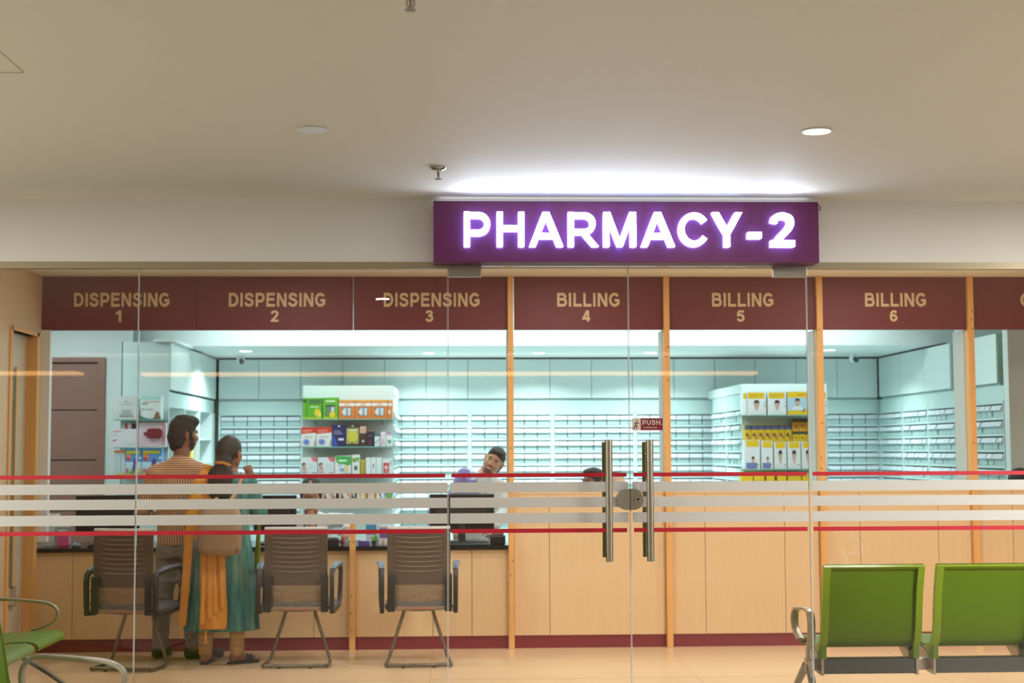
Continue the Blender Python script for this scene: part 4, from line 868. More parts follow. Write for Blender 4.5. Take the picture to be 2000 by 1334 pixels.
b2 = bench('green waiting bench along the left wall, seats facing right, beyond the nearer one', 3, (1, 0)); b2.location = (-2.70, 8.42, 0); b2.rotation_euler = (0, 0, -PI/2)
b3 = bench('green waiting bench in front of the glass, only its back and armrest showing', 2); b3.location = (-1.655, 5.78, 0); b3.rotation_euler = (0, 0, -PI/2); b3.scale = (1.07, 1.07, 1.07)
# ---------------------------------------------------------------- people: smooth-blended solids turned into one surface each
V3 = lambda *a: np.array(a, float)
def Rot(yaw=0, pitch=0, roll=0):
    """head frame: +y faces forward; yaw turns left (+) seen from above, pitch lifts the chin (+), roll tips towards the figure's right (+)"""
    return np.array(Matrix.Rotation(yaw, 3, 'Z') @ Matrix.Rotation(pitch, 3, 'X') @ Matrix.Rotation(roll, 3, 'Y'))
class Solid:
    def __init__(s): s.p = []; s.paints = []
    def _put(s, f, lo, hi, k, i, op, paint):
        (s.paints if paint else s.p).append((f, np.array(lo)-.035, np.array(hi)+.035, k, i, op)); return s
    def cap(s, a, b, ra, rb=None, k=.03, i=0, op='u', paint=False, flat=None):
        a = V3(*a); b = V3(*b); rb = ra if rb is None else rb; ab = b-a; L = ab@ab
        def f(P):
            d = P-a; t = np.clip(d@ab/L, 0, 1); q = d-t[..., None]*ab
            if flat is not None:
                n = V3(*flat[0]); n = n/np.linalg.norm(n); q = q + (q@n)[..., None]*n*(1/flat[1]-1)
            return np.sqrt((q*q).sum(-1)) - (ra+(rb-ra)*t)
        r = max(ra, rb); return s._put(f, np.minimum(a, b)-r, np.maximum(a, b)+r, k, i, op, paint)
    def ell(s, c, r, R=None, k=.03, i=0, op='u', paint=False):
        c = V3(*c); r = V3(*r); Rm = np.eye(3) if R is None else R
        def f(P):
            q = (P-c)@Rm; k0 = np.sqrt(((q/r)**2).sum(-1)); k1 = np.sqrt(((q/(r*r))**2).sum(-1))+1e-9
            return k0*(k0-1)/k1
        m = r.max(); return s._put(f, c-m, c+m, k, i, op, paint)
    def loft(s, S, k=.03, i=0, folds=None, op='u', squ=2.0):
        """stack of elliptical sections (z, cx, cy, rx, ry); folds = (amount at top, at bottom, count, phase)"""
        S = sorted(S); z = np.array([q[0] for q in S]); C = np.array([q[1:] for q in S])
        def f(P):
            zz = np.clip(P[..., 2], z[0], z[-1]); cx, cy, rx, ry = (np.interp(zz, z, C[:, j]) for j in range(4))
            u = (P[..., 0]-cx); v = (P[..., 1]-cy); e = 1.0
            if folds:
                th = np.arctan2(v/ry, u/rx); t = (zz-z[0])/(z[-1]-z[0]); am = folds[1]+(folds[0]-folds[1])*t
                e = 1 + am*(np.sin(th*folds[2]+folds[3]+2*np.sin(th*2+folds[3])+t*1.5) + .5*np.sin(th*folds[2]*1.7+1.3))
            d = ((np.abs(u/rx)**squ+np.abs(v/ry)**squ)**(1/squ)/e-1)*np.minimum(rx, ry)
            return np.maximum(d, np.abs(P[..., 2]-(z[0]+z[-1])/2)-(z[-1]-z[0])/2)
        rx = C[:, 2].max()*1.25; ry = C[:, 3].max()*1.25
        return s._put(f, (C[:, 0].min()-rx, C[:, 1].min()-ry, z[0]), (C[:, 0].max()+rx, C[:, 1].max()+ry, z[-1]), k, i, op, False)
    def build(s, name, mats, parent, off, h=.008):
        lo = np.min([q[1] for q in s.p if q[5] == 'u'], 0)-2*h; hi = np.max([q[2] for q in s.p if q[5] == 'u'], 0)+2*h
        n = np.ceil((hi-lo)/h).astype(int)+1
        D = np.full(n, 1.0, np.float32)
        def grid(a, b):
            i0 = np.clip(np.floor((a-lo)/h).astype(int), 0, n-1); i1 = np.clip(np.ceil((b-lo)/h).astype(int)+1, 1, n)
            if np.any(i1 <= i0): return None, None
            ax = [lo[d]+h*np.arange(i0[d], i1[d]) for d in range(3)]
            return tuple(slice(p, q) for p, q in zip(i0, i1)), np.stack(np.meshgrid(*ax, indexing='ij'), -1)
        for f, a, b, k, i, op in s.p:
            sl, P = grid(a, b)
            if sl is None: continue
            d = f(P).astype(np.float32); cur = D[sl]
            if op == 'u':
                hh = np.maximum(k-np.abs(cur-d), 0)/k; D[sl] = np.minimum(cur, d)-hh*hh*k*.25
            else:
                d = -d; hh = np.maximum(k-np.abs(cur-d), 0)/k; D[sl] = np.maximum(cur, d)+hh*hh*k*.25
        I = D < 0; c = I[:-1, :-1, :-1].astype(np.int8)*0; cn = [(x, y, z) for x in (0, 1) for y in (0, 1) for z in (0, 1)]
        sub = lambda A, o: A[o[0]:A.shape[0]-1+o[0], o[1]:A.shape[1]-1+o[1], o[2]:A.shape[2]-1+o[2]]
        for o in cn: c = c+sub(I, o)
        act = (c > 0) & (c < 8); cells = np.argwhere(act); vid = -np.ones(act.shape, np.int64); vid[act] = np.arange(len(cells))
        pos = np.zeros((len(cells), 3)); cnt = np.zeros(len(cells))
        for a in cn:
            for d in range(3):
                if a[d]: continue
                b = list(a); b[d] = 1
                da = D[tuple((cells+a).T)]; db = D[tuple((cells+b).T)]; x = (da < 0) != (db < 0)
                t = np.where(x, da/(da-db+1e-12), 0); p = np.array(a, float)+np.eye(3)[d]*t[:, None]
                pos += np.where(x[:, None], p, 0); cnt += x
        verts = lo + h*(cells+pos/np.maximum(cnt, 1)[:, None])
        quads = []
        for d in range(3):
            e1, e2 = [(1, 2), (2, 0), (0, 1)][d]
            A = np.moveaxis(I, (d, e1, e2), (0, 1, 2)); W = np.moveaxis(vid, (d, e1, e2), (0, 1, 2))
            ch = A[:-1] != A[1:]; w_ = np.argwhere(ch[:, 1:-1, 1:-1])+(0, 1, 1)
            i, j, k = w_.T; q = np.stack([W[i, j-1, k-1], W[i, j, k-1], W[i, j, k], W[i, j-1, k]], -1)
            fl = ~A[:-1][i, j, k]; q[fl] = q[fl][:, ::-1]; quads.append(q)
        F = np.concatenate(quads); F = F[(F >= 0).all(1)]
        # material of every face: nearest primitive, then painted patches
        ctr = verts[F].mean(1); best = np.full(len(ctr), 1e9); mi = np.zeros(len(ctr), np.int32)
        for f, a, b, k, i, op in s.p:
            if op != 'u': continue
            w_ = np.where(((ctr > a) & (ctr < b)).all(1))[0]
            if len(w_) == 0: continue
            d = f(ctr[w_]); u = d < best[w_]; best[w_[u]] = d[u]; mi[w_[u]] = i
        for f, a, b, k, i, op in s.paints:
            w_ = np.where(((ctr > a) & (ctr < b)).all(1))[0]
            if len(w_): mi[w_[f(ctr[w_]) < 0]] = i
        me = bpy.data.meshes.new(name); me.from_pydata((verts-np.array(off)).tolist(), [], F.tolist())
        for m in (mats if isinstance(mats, (list, tuple)) else [mats]): me.materials.append(m)
        me.polygons.foreach_set('material_index', mi); me.polygons.foreach_set('use_smooth', [True]*len(F)); me.update()
        o = bpy.data.objects.new(name, me); COL.objects.link(o); o.parent = parent
        return o
# material slots of a body: 0 skin, 1 eye white, 2 iris and brow, 3 lip, 4 beard shadow, 5 teeth
def body_mats(n, skin, beard=None):
    s = mat('skin_'+n, skin, .5); d = tuple(int(v*.42) for v in skin)
    return [s, mat('eye_white', (226, 222, 214), .3), mat('dark_iris', (30, 22, 20), .4), mat('lip_'+n, (int(skin[0]*.86), int(skin[1]*.62), int(skin[2]*.66)), .45), mat('beard_'+n, beard or d, .8), mat('teeth', (236, 232, 224), .3)]
def head(b, c, R, smile=0, beard=False, brow=True, s=1.0):
    c = V3(*c); L = lambda *q: tuple(c+R@(V3(*q)*s)); r = lambda *q: tuple(v*s for v in q)
    b.ell(L(0, -.012, .028), r(.075, .097, .088), R, k=.03).ell(L(0, .032, -.035), r(.058, .062, .072), R, k=.035).ell(L(0, .064, -.092), r(.026, .022, .02), R, k=.03)
    for q in (-1, 1):
        b.ell(L(.034*q, .062, -.03), r(.028, .026, .03), R, k=.025).cap(L(.05*q, .01, -.06), L(.022*q, .055, -.09), .022*s, .02*s, k=.03)
        b.ell(L(.083*q, -.014, -.010), r(.012, .020, .033), R@Rot(yaw=.45*q), k=.006).ell(L(.094*q, -.012, -.010), r(.008, .011, .02), R, k=.006, op='s')
    b.cap(L(-.034, .084, .024), L(.034, .084, .024), .012*s, k=.02)
    b.cap(L(0, .09, .012), L(0, .112, -.026), .008*s, .0125*s, k=.012).ell(L(-.012, .102, -.03), r(.009, .011, .008), R, k=.008).ell(L(.012, .102, -.03), r(.009, .011, .008), R, k=.008)
    for q in (-1, 1):
        b.ell(L(.031*q, .100, .004), r(.014, .013, .008), R, k=.012, op='s').ell(L(.031*q, .0775, .004), r(.0135, .0135, .0115*(1-.25*smile)), R, k=.004, i=0 if smile else 1)
        b.ell(L(.031*q, .093, .004), r(.0055, .008, .0065) if not smile else r(.011, .010, .0035), R, i=2, paint=True)
        if brow: b.cap(L(.014*q, .096, .026), L(.048*q, .086, .027), .0055*s, i=2, paint=True)
    b.ell(L(0, .094, -.058), r(.024+.006*smile, .010, .0055), R, k=.01, i=3).ell(L(0, .092, -.069), r(.02, .011, .006), R, k=.01, i=3)
    if smile: b.ell(L(0, .102, -.063), r(.022, .016, .0055), R, i=5, paint=True)
    if beard:
        if beard == 'thin': b.ell(L(0, .075, -.098), r(.048, .05, .022), R, i=4, paint=True)
        else: b.ell(L(0, .045, -.088), r(.07, .066, .046), R, i=4, paint=True).ell(L(.058, .025, -.05), r(.024, .034, .05), R, i=4, paint=True).ell(L(-.058, .025, -.05), r(.024, .034, .05), R, i=4, paint=True)
        b.ell(L(0, .1, -.047), r(.026, .02, .006), R, i=4, paint=True)
        b.ell(L(0, .1, -.064), r(.022, .02, .011), R, i=3, paint=True)
        if smile: b.ell(L(0, .102, -.063), r(.020, .018, .0055), R, i=5, paint=True)
def hand(b, w, d, up_, s=1.0, curl=.8, side=1, i=0):
    """palm from wrist w along direction d, back of the hand facing up_, thumb on the given side"""
    w = V3(*w); d = V3(*d)/np.linalg.norm(d); u = V3(*up_); u = u-d*(u@d); u /= np.linalg.norm(u); x = np.cross(d, u)*side
    Rm = np.stack([x, d, u], 1)
    b.ell(w+d*.045*s, (.036*s, .052*s, .016*s), Rm, k=.015, i=i)
    for q, (o, l) in enumerate(((-.027, .062), (-.009, .074), (.009, .078), (.027, .070))):
        p = w+d*.082*s-x*o*s; a = curl*(.55+.08*q)
        for ln, r in ((l*.45, .0088), (l*.32, .008), (l*.26, .0072)):
            dd = d*math.cos(a)-u*math.sin(a); n = p+dd*ln*s; b.cap(p, n, r*s, r*s*.92, k=.006, i=i); p = n; a += curl*.75
    p = w+d*.022*s+x*.026*s; a = p+(x*.75+d*.6-u*.2)*.036*s; e = a+(x*.25+d*.85-u*.3)*.032*s
    b.cap(p, a, .0115*s, .010*s, k=.012, i=i).cap(a, e, .010*s, .0085*s, k=.006, i=i)

def stripes_mat(name, yoke_z):
    m = bpy.data.materials.new(name); m.use_nodes = True; nt = m.node_tree; b = nt.nodes['Principled BSDF']; b.inputs['Roughness'].default_value = .75
    tc = nt.nodes.new('ShaderNodeTexCoord'); sp = nt.nodes.new('ShaderNodeSeparateXYZ'); nt.links.new(tc.outputs['Object'], sp.inputs[0])
    def mth(op, a, c=None):
        n = nt.nodes.new('ShaderNodeMath'); n.operation = op
        for j, v in enumerate((a, c)):
            if v is None: continue
            if isinstance(v, (int, float)): n.inputs[j].default_value = v
            else: nt.links.new(v, n.inputs[j])
        return n.outputs[0]
    wob = mth('MULTIPLY', sp.outputs[2], .05)
    xs = mth('FRACT', mth('MULTIPLY', mth('ADD', sp.outputs[0], wob), 1/.0185)); vx = mth('LESS_THAN', xs, .34)
    zs = mth('FRACT', mth('MULTIPLY', sp.outputs[2], 1/.0165)); vz = mth('LESS_THAN', zs, .30)
    isy = mth('GREATER_THAN', sp.outputs[2], yoke_z)
    f = mth('ADD', mth('MULTIPLY', isy, vz), mth('MULTIPLY', mth('SUBTRACT', 1.0, isy), vx))
    mx = nt.nodes.new('ShaderNodeMix'); mx.data_type = 'RGBA'; mx.inputs[6].default_value = lin((226, 180, 140))+(1,); mx.inputs[7].default_value = lin((58, 48, 38))+(1,)
    nt.links.new(f, mx.inputs[0]); nt.links.new(mx.outputs[2], b.inputs['Base Color'])
    return m
def shoe(parent, off, heel, toe, m, name='shoe', w=.045):
    s_ = Solid(); h = V3(*heel); t = V3(*toe); d = (t-h)/np.linalg.norm(t-h)
    s_.cap(h+(0, 0, .035), h+d*.10+(0, 0, .05), .040, .042, k=.03).cap(h+d*.10+(0, 0, .040), t-d*.05+(0, 0, .030), .042, .036, k=.03).cap(h+(0, 0, .06), h+d*.07+(0, 0, .07), .040, .038, k=.03)
    o_ = s_.build(name, m, parent, off, h=.006)
    for v in o_.data.vertices: v.co.z = max(v.co.z, .0+(0-off[2])+.002)
    return o_

# --- the man in the striped shirt
Mb = (-2.05, 11.14, 0)
man = thing('person', 'man in a peach and black striped shirt and grey trousers standing at the counter', 'person', Mb)
hR = Rot(yaw=-.95, pitch=-.10, roll=.04); hc = (-2.018, 11.11, 1.672)
b = Solid()
head(b, hc, hR, beard=True)
b.cap((-2.025, 11.09, 1.60), (-2.035, 11.075, 1.44), .056, .064, k=.04)
b.loft([(.74, -2.05, 11.10, .13, .10), (.90, -2.05, 11.10, .132, .10), (1.05, -2.055, 11.10, .135, .10), (1.25, -2.05, 11.09, .165, .105), (1.38, -2.04, 11.085, .16, .085), (1.45, -2.035, 11.08, .09, .07)], k=.05)
for sh, el, wr in (((-2.225, 11.08, 1.365), (-2.315, 11.10, 1.115), (-2.335, 11.33, 1.04)), ((-1.850, 11.09, 1.365), (-1.82, 11.22, 1.12), (-1.95, 11.46, .90))):
    b.cap(sh, el, .05, .042, k=.05).cap(el, wr, .040, .028, k=.03)
hand(b, (-2.335, 11.33, 1.04), (-.2, .9, .1), (-.9, 0, .4), side=1, curl=.7); hand(b, (-1.95, 11.46, .90), (-.3, .9, -.35), (0, .3, 1), side=-1, curl=.4)
for hp, kn, an in (((-2.115, 11.10, .80), (-2.165, 11.12, .45), (-2.190, 11.19, .09)), ((-1.985, 11.10, .80), (-1.955, 11.10, .45), (-1.930, 11.13, .09))):
    b.cap(hp, kn, .082, .058, k=.05).cap(kn, an, .055, .038, k=.03)
b.cap((-2.19, 11.20, .05), (-2.16, 11.34, .04), .032, .028, k=.03).cap((-1.93, 11.14, .05), (-1.78, 11.19, .04), .032, .028, k=.03)
b.build('body', body_mats('man', (134, 90, 66), (42, 32, 26)), man, Mb, h=.0075)
q = Solid(); Lh = lambda *v: tuple(V3(*hc)+hR@V3(*v))
q.ell(Lh(0, -.02, .048), (.084, .104, .088), hR, k=.03).ell(Lh(0, .01, .105), (.066, .085, .038), hR, k=.03).ell(Lh(.02, .055, .10), (.05, .04, .03), hR, k=.03).cap(Lh(0, -.062, -.03), Lh(0, -.050, -.088), .068, .054, k=.03).cap(Lh(.060, -.035, .0), Lh(.054, -.048, -.085), .030, .026, k=.02).cap(Lh(-.060, -.035, .0), Lh(-.054, -.048, -.085), .030, .026, k=.02).cap(Lh(.070, .022, .012), Lh(.068, .024, -.028), .014, .010, k=.012).cap(Lh(-.070, .022, .012), Lh(-.068, .024, -.028), .014, .010, k=.012)
for a in range(26):
    t = a*2.4; rr = .07*math.sqrt((a+.5)/26); q.ell(Lh(rr*math.cos(t), rr*1.1*math.sin(t)-.005, .125-.25*rr*rr/.07+random.uniform(-.004, .006)), (.016, .016, .012), hR, k=.012)
q.ell(Lh(0, .118, -.045), (.074, .072, .10), hR, k=.015, op='s').ell(Lh(.092, -.004, -.012), (.016, .022, .034), hR, k=.008, op='s').ell(Lh(-.092, -.004, -.012), (.016, .022, .034), hR, k=.008, op='s')
q.build('hair', mat('black_hair', (36, 31, 28), .6, bump=(160, .5)), man, Mb, h=.006)
q = Solid()
q.loft([(.845, -2.056, 11.10, .148, .118), (.93, -2.056, 11.10, .148, .118), (1.05, -2.057, 11.10, .150, .116), (1.25, -2.05, 11.09, .182, .122), (1.36, -2.04, 11.085, .175, .10), (1.42, -2.035, 11.08, .115, .085), (1.47, -2.032, 11.078, .074, .074)], k=.05, folds=(.0, .03, 7, .6))
for sh, el, wr in (((-2.222, 11.08, 1.362), (-2.315, 11.10, 1.115), (-2.33, 11.24, 1.07)), ((-1.852, 11.09, 1.362), (-1.82, 11.22, 1.12), (-1.885, 11.34, 1.01))):
    q.cap(sh, el, .066, .060, k=.05).cap(el, wr, .058, .052, k=.03)
for s_ in (-.185, .185): q.cap((-2.034, 11.08, 1.455), (-2.036+s_, 11.08, 1.385), .058, .056, k=.04)
sm = stripes_mat('striped_shirt_cloth', 1.345)
shirt = q.build('shirt', sm, man, Mb, h=.0075)
q = Solid(); q.cap((-2.032, 11.075, 1.462), (-2.028, 11.082, 1.505), .074, .070, k=.01).cap((-2.028, 11.085, 1.515), (-2.024, 11.09, 1.58), .068, .08, op='s', k=.01); q.build('collar', sm, shirt, (0, 0, 0), h=.006).location = tuple(-v for v in Mb)
q = Solid()
q.loft([(.76, -2.05, 11.10, .138, .112), (.88, -2.05, 11.10, .140, .108)], k=.06)
for hp, kn, an in (((-2.115, 11.10, .80), (-2.165, 11.12, .45), (-2.188, 11.175, .10)), ((-1.985, 11.10, .80), (-1.955, 11.10, .45), (-1.932, 11.125, .10))):
    q.cap(hp, kn, .094, .072, k=.05).cap(kn, an, .070, .060, k=.03)
    for z in (.70, .58, .46, .34, .2): q.ell((hp[0]+(an[0]-hp[0])*(1-z/.8)+random.uniform(-.02, .02), 11.05, z), (.06, .02, .012), k=.02)
q.build('trousers', mat('grey_denim', (140, 133, 122), .8, noise=((9, 9, 5), .2), bump=(40, .3)), man, Mb, h=.0075)
m_shoe = mat('dark_leather_shoe', (46, 30, 24), .35)
shoe(man, Mb, (-2.205, 11.165, 0), (-2.15, 11.385, 0), m_shoe); shoe(man, Mb, (-1.955, 11.115, 0), (-1.70, 11.20, 0), m_shoe)
solo('paper_sheet', MB().add([(-2.44, 11.33, 1.075), (-2.29, 11.33, 1.10), (-2.27, 11.46, 1.055), (-2.42, 11.46, 1.03), (-2.44, 11.33, 1.074), (-2.29, 11.33, 1.099), (-2.27, 11.46, 1.054), (-2.42, 11.46, 1.029)], [(0, 1, 2, 3), (7, 6, 5, 4), (0, 4, 5, 1), (1, 5, 6, 2), (2, 6, 7, 3), (3, 7, 4, 0)]), mat('white_paper', (236, 240, 244), .6), 'white paper held in the man\'s left hand', 'paper', (-2.36, 11.4, 1.06))

# --- the woman in teal
Wb = (-1.66, 10.86, 0)
wom = thing('person', 'woman in a teal tunic with an orange scarf and tied black hair, seen from behind', 'person', Wb)
hR = Rot(yaw=-.42, pitch=-.08, roll=.05); hc = (-1.634, 10.87, 1.532)
b = Solid(); head(b, hc, hR, s=.96)
b.cap((-1.638, 10.86, 1.46), (-1.645, 10.86, 1.33), .046, .055, k=.03)
b.loft([(.75, -1.665, 10.86, .15, .11), (.85, -1.665, 10.86, .16, .115), (1.05, -1.66, 10.86, .13, .095), (1.22, -1.65, 10.86, .15, .10), (1.33, -1.645, 10.86, .135, .075), (1.39, -1.645, 10.86, .06, .055)], k=.05)
arms = (((-1.795, 10.87, 1.315), (-1.835, 10.93, 1.09), (-1.70, 11.04, 1.06)), ((-1.495, 10.87, 1.315), (-1.425, 10.93, 1.09), (-1.502, 11.03, 1.33)))
for sh, el, wr in arms: b.cap(sh, el, .042, .036, k=.04).cap(el, wr, .035, .024, k=.03)
hand(b, arms[0][2], (.9, .25, .1), (0, .9, .4), side=1, curl=.5, s=.92); hand(b, arms[1][2], (-.25, -.05, .95), (.3, -.95, 0), side=-1, curl=1.15, s=.95)
legs = (((-1.745, 10.86, .80), (-1.785, 10.86, .44), (-1.797, 10.845, .075)), ((-1.590, 10.86, .80), (-1.575, 10.86, .44), (-1.568, 10.85, .075)))
for hp, kn, an in legs: b.cap(hp, kn, .078, .055, k=.05).cap(kn, an, .052, .034, k=.03)
for an, dr in (((-1.797, 10.845), (.12, 1, 0)), ((-1.568, 10.85), (.93, .42, 0))):
    d = V3(*dr)/np.linalg.norm(dr); a = V3(an[0], an[1], .04)
    b.cap(a-d*.03, a+d*.02+(0, 0, .015), .032, .034, k=.03).cap(a+d*.02+(0, 0, .005), a+d*.12-(0, 0, .008), .032, .024, k=.03, flat=((0, 0, 1), .8))
    n = V3(-d[1], d[0], 0)
    for o_, l in ((-.026, .026), (-.012, .034), (.001, .036), (.013, .033), (.024, .026)): b.cap(a+d*.115+n*o_-(0, 0, .016), a+d*(.125+l)+n*o_-(0, 0, .02), .0085, .0075, k=.008)
b.build('body', body_mats('woman', (150, 100, 72)), wom, Wb, h=.0075)
q = Solid(); Lh = lambda *v: tuple(V3(*hc)+hR@(V3(*v)*.96))
q.ell(Lh(0, -.022, .036), (.083, .105, .092), hR, k=.03).cap(Lh(0, -.07, -.02), Lh(0, -.085, -.075), .066, .048, k=.03).ell(Lh(0, .105, -.035), (.075, .06, .10), hR, k=.02, op='s')
q.ell(Lh(.08, .01, -.03), (.02, .03, .04), hR, k=.02, op='s').ell(Lh(-.08, .01, -.03), (.02, .03, .04), hR, k=.02, op='s')
q.cap((-1.660, 10.755, 1.445), (-1.680, 10.715, 1.36), .062, .088, k=.03, flat=((0, 1, 0), .45)).cap((-1.680, 10.715, 1.36), (-1.682, 10.708, 1.265), .088, .082, k=.02, flat=((0, 1, 0), .42))
for x in (-.05, -.025, 0, .028, .052): q.cap((-1.672+x*.6, 10.70, 1.43), (-1.682+x, 10.685, 1.25), .014, .012, k=.012)
q.build('hair', mat('dark_brown_hair', (40, 33, 27), .5, noise=((60, 60, 4), .3), bump=(120, .4)), wom, Wb, h=.006)
MB().tube([(-1.728, 10.712, 1.452), (-1.70, 10.690, 1.462), (-1.66, 10.683, 1.458), (-1.622, 10.695, 1.446), (-1.605, 10.712, 1.440)], [.6, 1, 1.1, 1, .6], n=8, flat=(.008, .011, (0, 1, 0))).build('hair_clip', mat('amber_clip', (206, 140, 70), .15), wom, Wb, smooth=True)
def teal():
    m = mat('teal_tunic_cloth', (72, 132, 126), .75); nt = m.node_tree; bs = nt.nodes['Principled BSDF']
    tc = nt.nodes.new('ShaderNodeTexCoord'); mp = nt.nodes.new('ShaderNodeMapping'); mp.inputs['Scale'].default_value = (22, 22, 3.5); n = nt.nodes.new('ShaderNodeTexNoise'); n.inputs['Detail'].default_value = 5; n.inputs['Scale'].default_value = 1
    cr = nt.nodes.new('ShaderNodeValToRGB'); e = cr.color_ramp.elements; e[0].position = .3; e[0].color = lin((48, 100, 120))+(1,); e[1].position = .72; e[1].color = lin((128, 158, 138))+(1,)
    k = e.new(.5); k.color = lin((66, 138, 132))+(1,)
    nt.links.new(tc.outputs['Object'], mp.inputs[0]); nt.links.new(mp.outputs[0], n.inputs['Vector']); nt.links.new(n.outputs['Fac'], cr.inputs[0]); nt.links.new(cr.outputs[0], bs.inputs['Base Color'])
    return m
q = Solid()
q.loft([(.242, -1.68, 10.86, .255, .165), (.50, -1.675, 10.86, .235, .155), (.80, -1.668, 10.86, .20, .145), (.95, -1.665, 10.86, .175, .125), (1.06, -1.66, 10.86, .160, .115), (1.22, -1.65, 10.86, .170, .118), (1.32, -1.645, 10.86, .158, .092), (1.385, -1.645, 10.86, .075, .068)], k=.05, folds=(0, .055, 9, .4))
for sh, el, wr in arms:
    e2 = tuple(V3(*el)+.55*(V3(*wr)-V3(*el))); q.cap(sh, el, .058, .054, k=.05).cap(el, e2, .052, .050, k=.03)
q.build('tunic', teal(), wom, Wb, h=.0075)
q = Solid()
for hp, kn, an in legs: q.cap((kn[0], kn[1], .52), kn, .070, .066, k=.04).cap(kn, (an[0], an[1], .088), .064, .050, k=.03)
for hp, kn, an in legs:
    for z in (.13, .17, .21): q.ell((an[0], an[1]-.03, z), (.05, .03, .009), k=.012)
q.build('leggings', mat('beige_leggings', (196, 158, 108), .8), wom, Wb, h=.0075)
m_or = mat('orange_scarf_cloth', (222, 156, 62), .8, noise=((30, 30, 30), .08))
sc = Solid()
P = [(-1.70, 11.0, 1.25, .05), (-1.755, 10.95, 1.375, .05), (-1.785, 10.84, 1.383, .056), (-1.822, 10.755, 1.29, .07), (-1.848, 10.745, 1.15, .075), (-1.875, 10.74, 1.05, .06), (-1.905, 10.735, .91, .035), (-1.925, 10.715, .54, .032), (-1.940, 10.705, .31, .030)]
for u, v in zip(P[:-1], P[1:]): sc.cap(u[:3], v[:3], u[3], v[3], k=.02, flat=((0, 1, .15), .30))
for k in range(3): sc.cap((-1.79-.03*k, 10.735, 1.33), (-1.86-.025*k, 10.725, 1.06), .012, .010, k=.012)
for dx_, z0 in ((-.055, .28), (-.02, .31), (.02, .255), (.055, .36)): pass
S = [(.27, -1.715, 10.655, .090, .034), (.45, -1.71, 10.66, .088, .036), (.78, -1.722, 10.672, .086, .034), (1.0, -1.73, 10.70, .075, .030), (1.20, -1.76, 10.735, .06, .026)]
sc.loft(S, k=.03, folds=(.03, .16, 7, 1.1))
for dx_, zb, r in ((-.07, .262, .018), (-.02, .30, .014), (.025, .335, .016), (.075, .37, .016)): sc.cap((-1.725+dx_*.8, 10.63, .80), (-1.715+dx_, 10.618, zb+.06), .012, r, k=.02)
scarf = sc.build('scarf', m_or, wom, Wb, h=.007)
for p in ((-1.945, 10.70, .30), (-1.762, 10.645, .265)):
    MB().lathe([(.001, 0), (.007, -.006), (.009, -.05), (.011, -.09), (.001, -.09)], p, 10).build('tassel', m_or, scarf, Wb, smooth=True)
m_sand = mat('black_sandal', (34, 28, 24), .5)
for an, dr in (((-1.797, 10.845), (.12, 1, 0)), ((-1.568, 10.85), (.93, .42, 0))):
    d = Vector(dr).normalized(); n = Vector((-d.y, d.x, 0)); a = Vector((an[0], an[1], 0))
    pts = [(-.075, .0), (-.06, .028), (0, .034), (.08, .040), (.15, .040), (.175, .0), (.15, -.042), (.08, -.040), (0, -.034), (-.06, -.028)]
    g = MB().prism([tuple((a+d*u+n*v).to_2d()) for u, v in pts], .001, .013, 'z')
    sd = g.build('sandal', m_sand, wom, Wb, bevel=.003)
    for u, hgt in ((.075, .052), (.105, .044)):
        MB().tube([a+d*u+n*(.042*math.cos(t))+Vector((0, 0, .012+hgt*math.sin(t))) for t in [PI*j/8 for j in range(9)]], 1, n=8, flat=(.003, .011, tuple(d.cross(Vector((0, 0, 1)))))).build('sandal_strap', m_sand, sd, Wb)
# the backpack she carries low on her back
bo = (-1.662, 10.62, .78); bp = thing('backpack', 'beige backpack hanging low on the back of the woman in teal', 'bag', bo)
m_bag = mat('beige_leather', (158, 132, 104), .5, noise=((7, 7, 7), .1)); m_str = mat('tan_strap', (190, 150, 108), .5)
q = Solid(); q.loft([(.80, -1.655, 10.595, .120, .05), (.84, -1.660, 10.59, .152, .066), (.98, -1.662, 10.59, .160, .068), (1.08, -1.662, 10.60, .150, .058), (1.145, -1.662, 10.61, .125, .042)], k=.03, squ=3.2, folds=(.01, .02, 5, .3))
q.build('bag_body', m_bag, bp, bo, h=.007)
MB().tube([(-1.79, 10.545, 1.06), (-1.66, 10.520, 1.075), (-1.53, 10.545, 1.06)], .0035, n=6).build('zip_seam', mat('dark_seam', (96, 78, 60), .6), bp, bo, smooth=True)
MB().tube([(-1.545+.024*math.cos(t), 10.532+.006*abs(math.sin(t)), .845+.030*math.sin(t)) for t in [2*PI*j/18 for j in range(18)]], .004, n=6, closed=True).build('strap_loop', m_bag, bp, bo, smooth=True)
for pts in ([(-1.705, 10.60, 1.14), (-1.70, 10.70, 1.22), (-1.715, 10.725, 1.30), (-1.735, 10.79, 1.375), (-1.735, 10.87, 1.392)], [(-1.625, 10.60, 1.14), (-1.575, 10.71, 1.23), (-1.548, 10.745, 1.30), (-1.535, 10.80, 1.362), (-1.53, 10.87, 1.372)]):
    MB().tube(pts, 1, n=8, flat=(.013, .004, (1, 0, 0))).build('strap', m_str, bp, bo, smooth=True)
# a small patterned cloth bag at her right side
co = (-1.47, 11.15, .55); cb = thing('cloth_bag', 'yellow-green and navy cloth bag hanging between the woman and the middle chair', 'bag', co)
q = Solid(); q.loft([(.52, -1.468, 11.15, .045, .06), (.60, -1.468, 11.15, .050, .065), (.66, -1.470, 11.15, .046, .055)], k=.02, folds=(.02, .03, 5, 0)); q.build('bag_body', mat('navy_red_cloth', (44, 44, 88), .8), cb, co, h=.007)
q = Solid(); q.cap((-1.468, 11.14, .65), (-1.43, 10.97, 1.07), .026, .012, k=.02, flat=((0, 1, 0), .4)); q.build('strap', mat('lime_cloth', (164, 168, 40), .8), cb, co, h=.006)

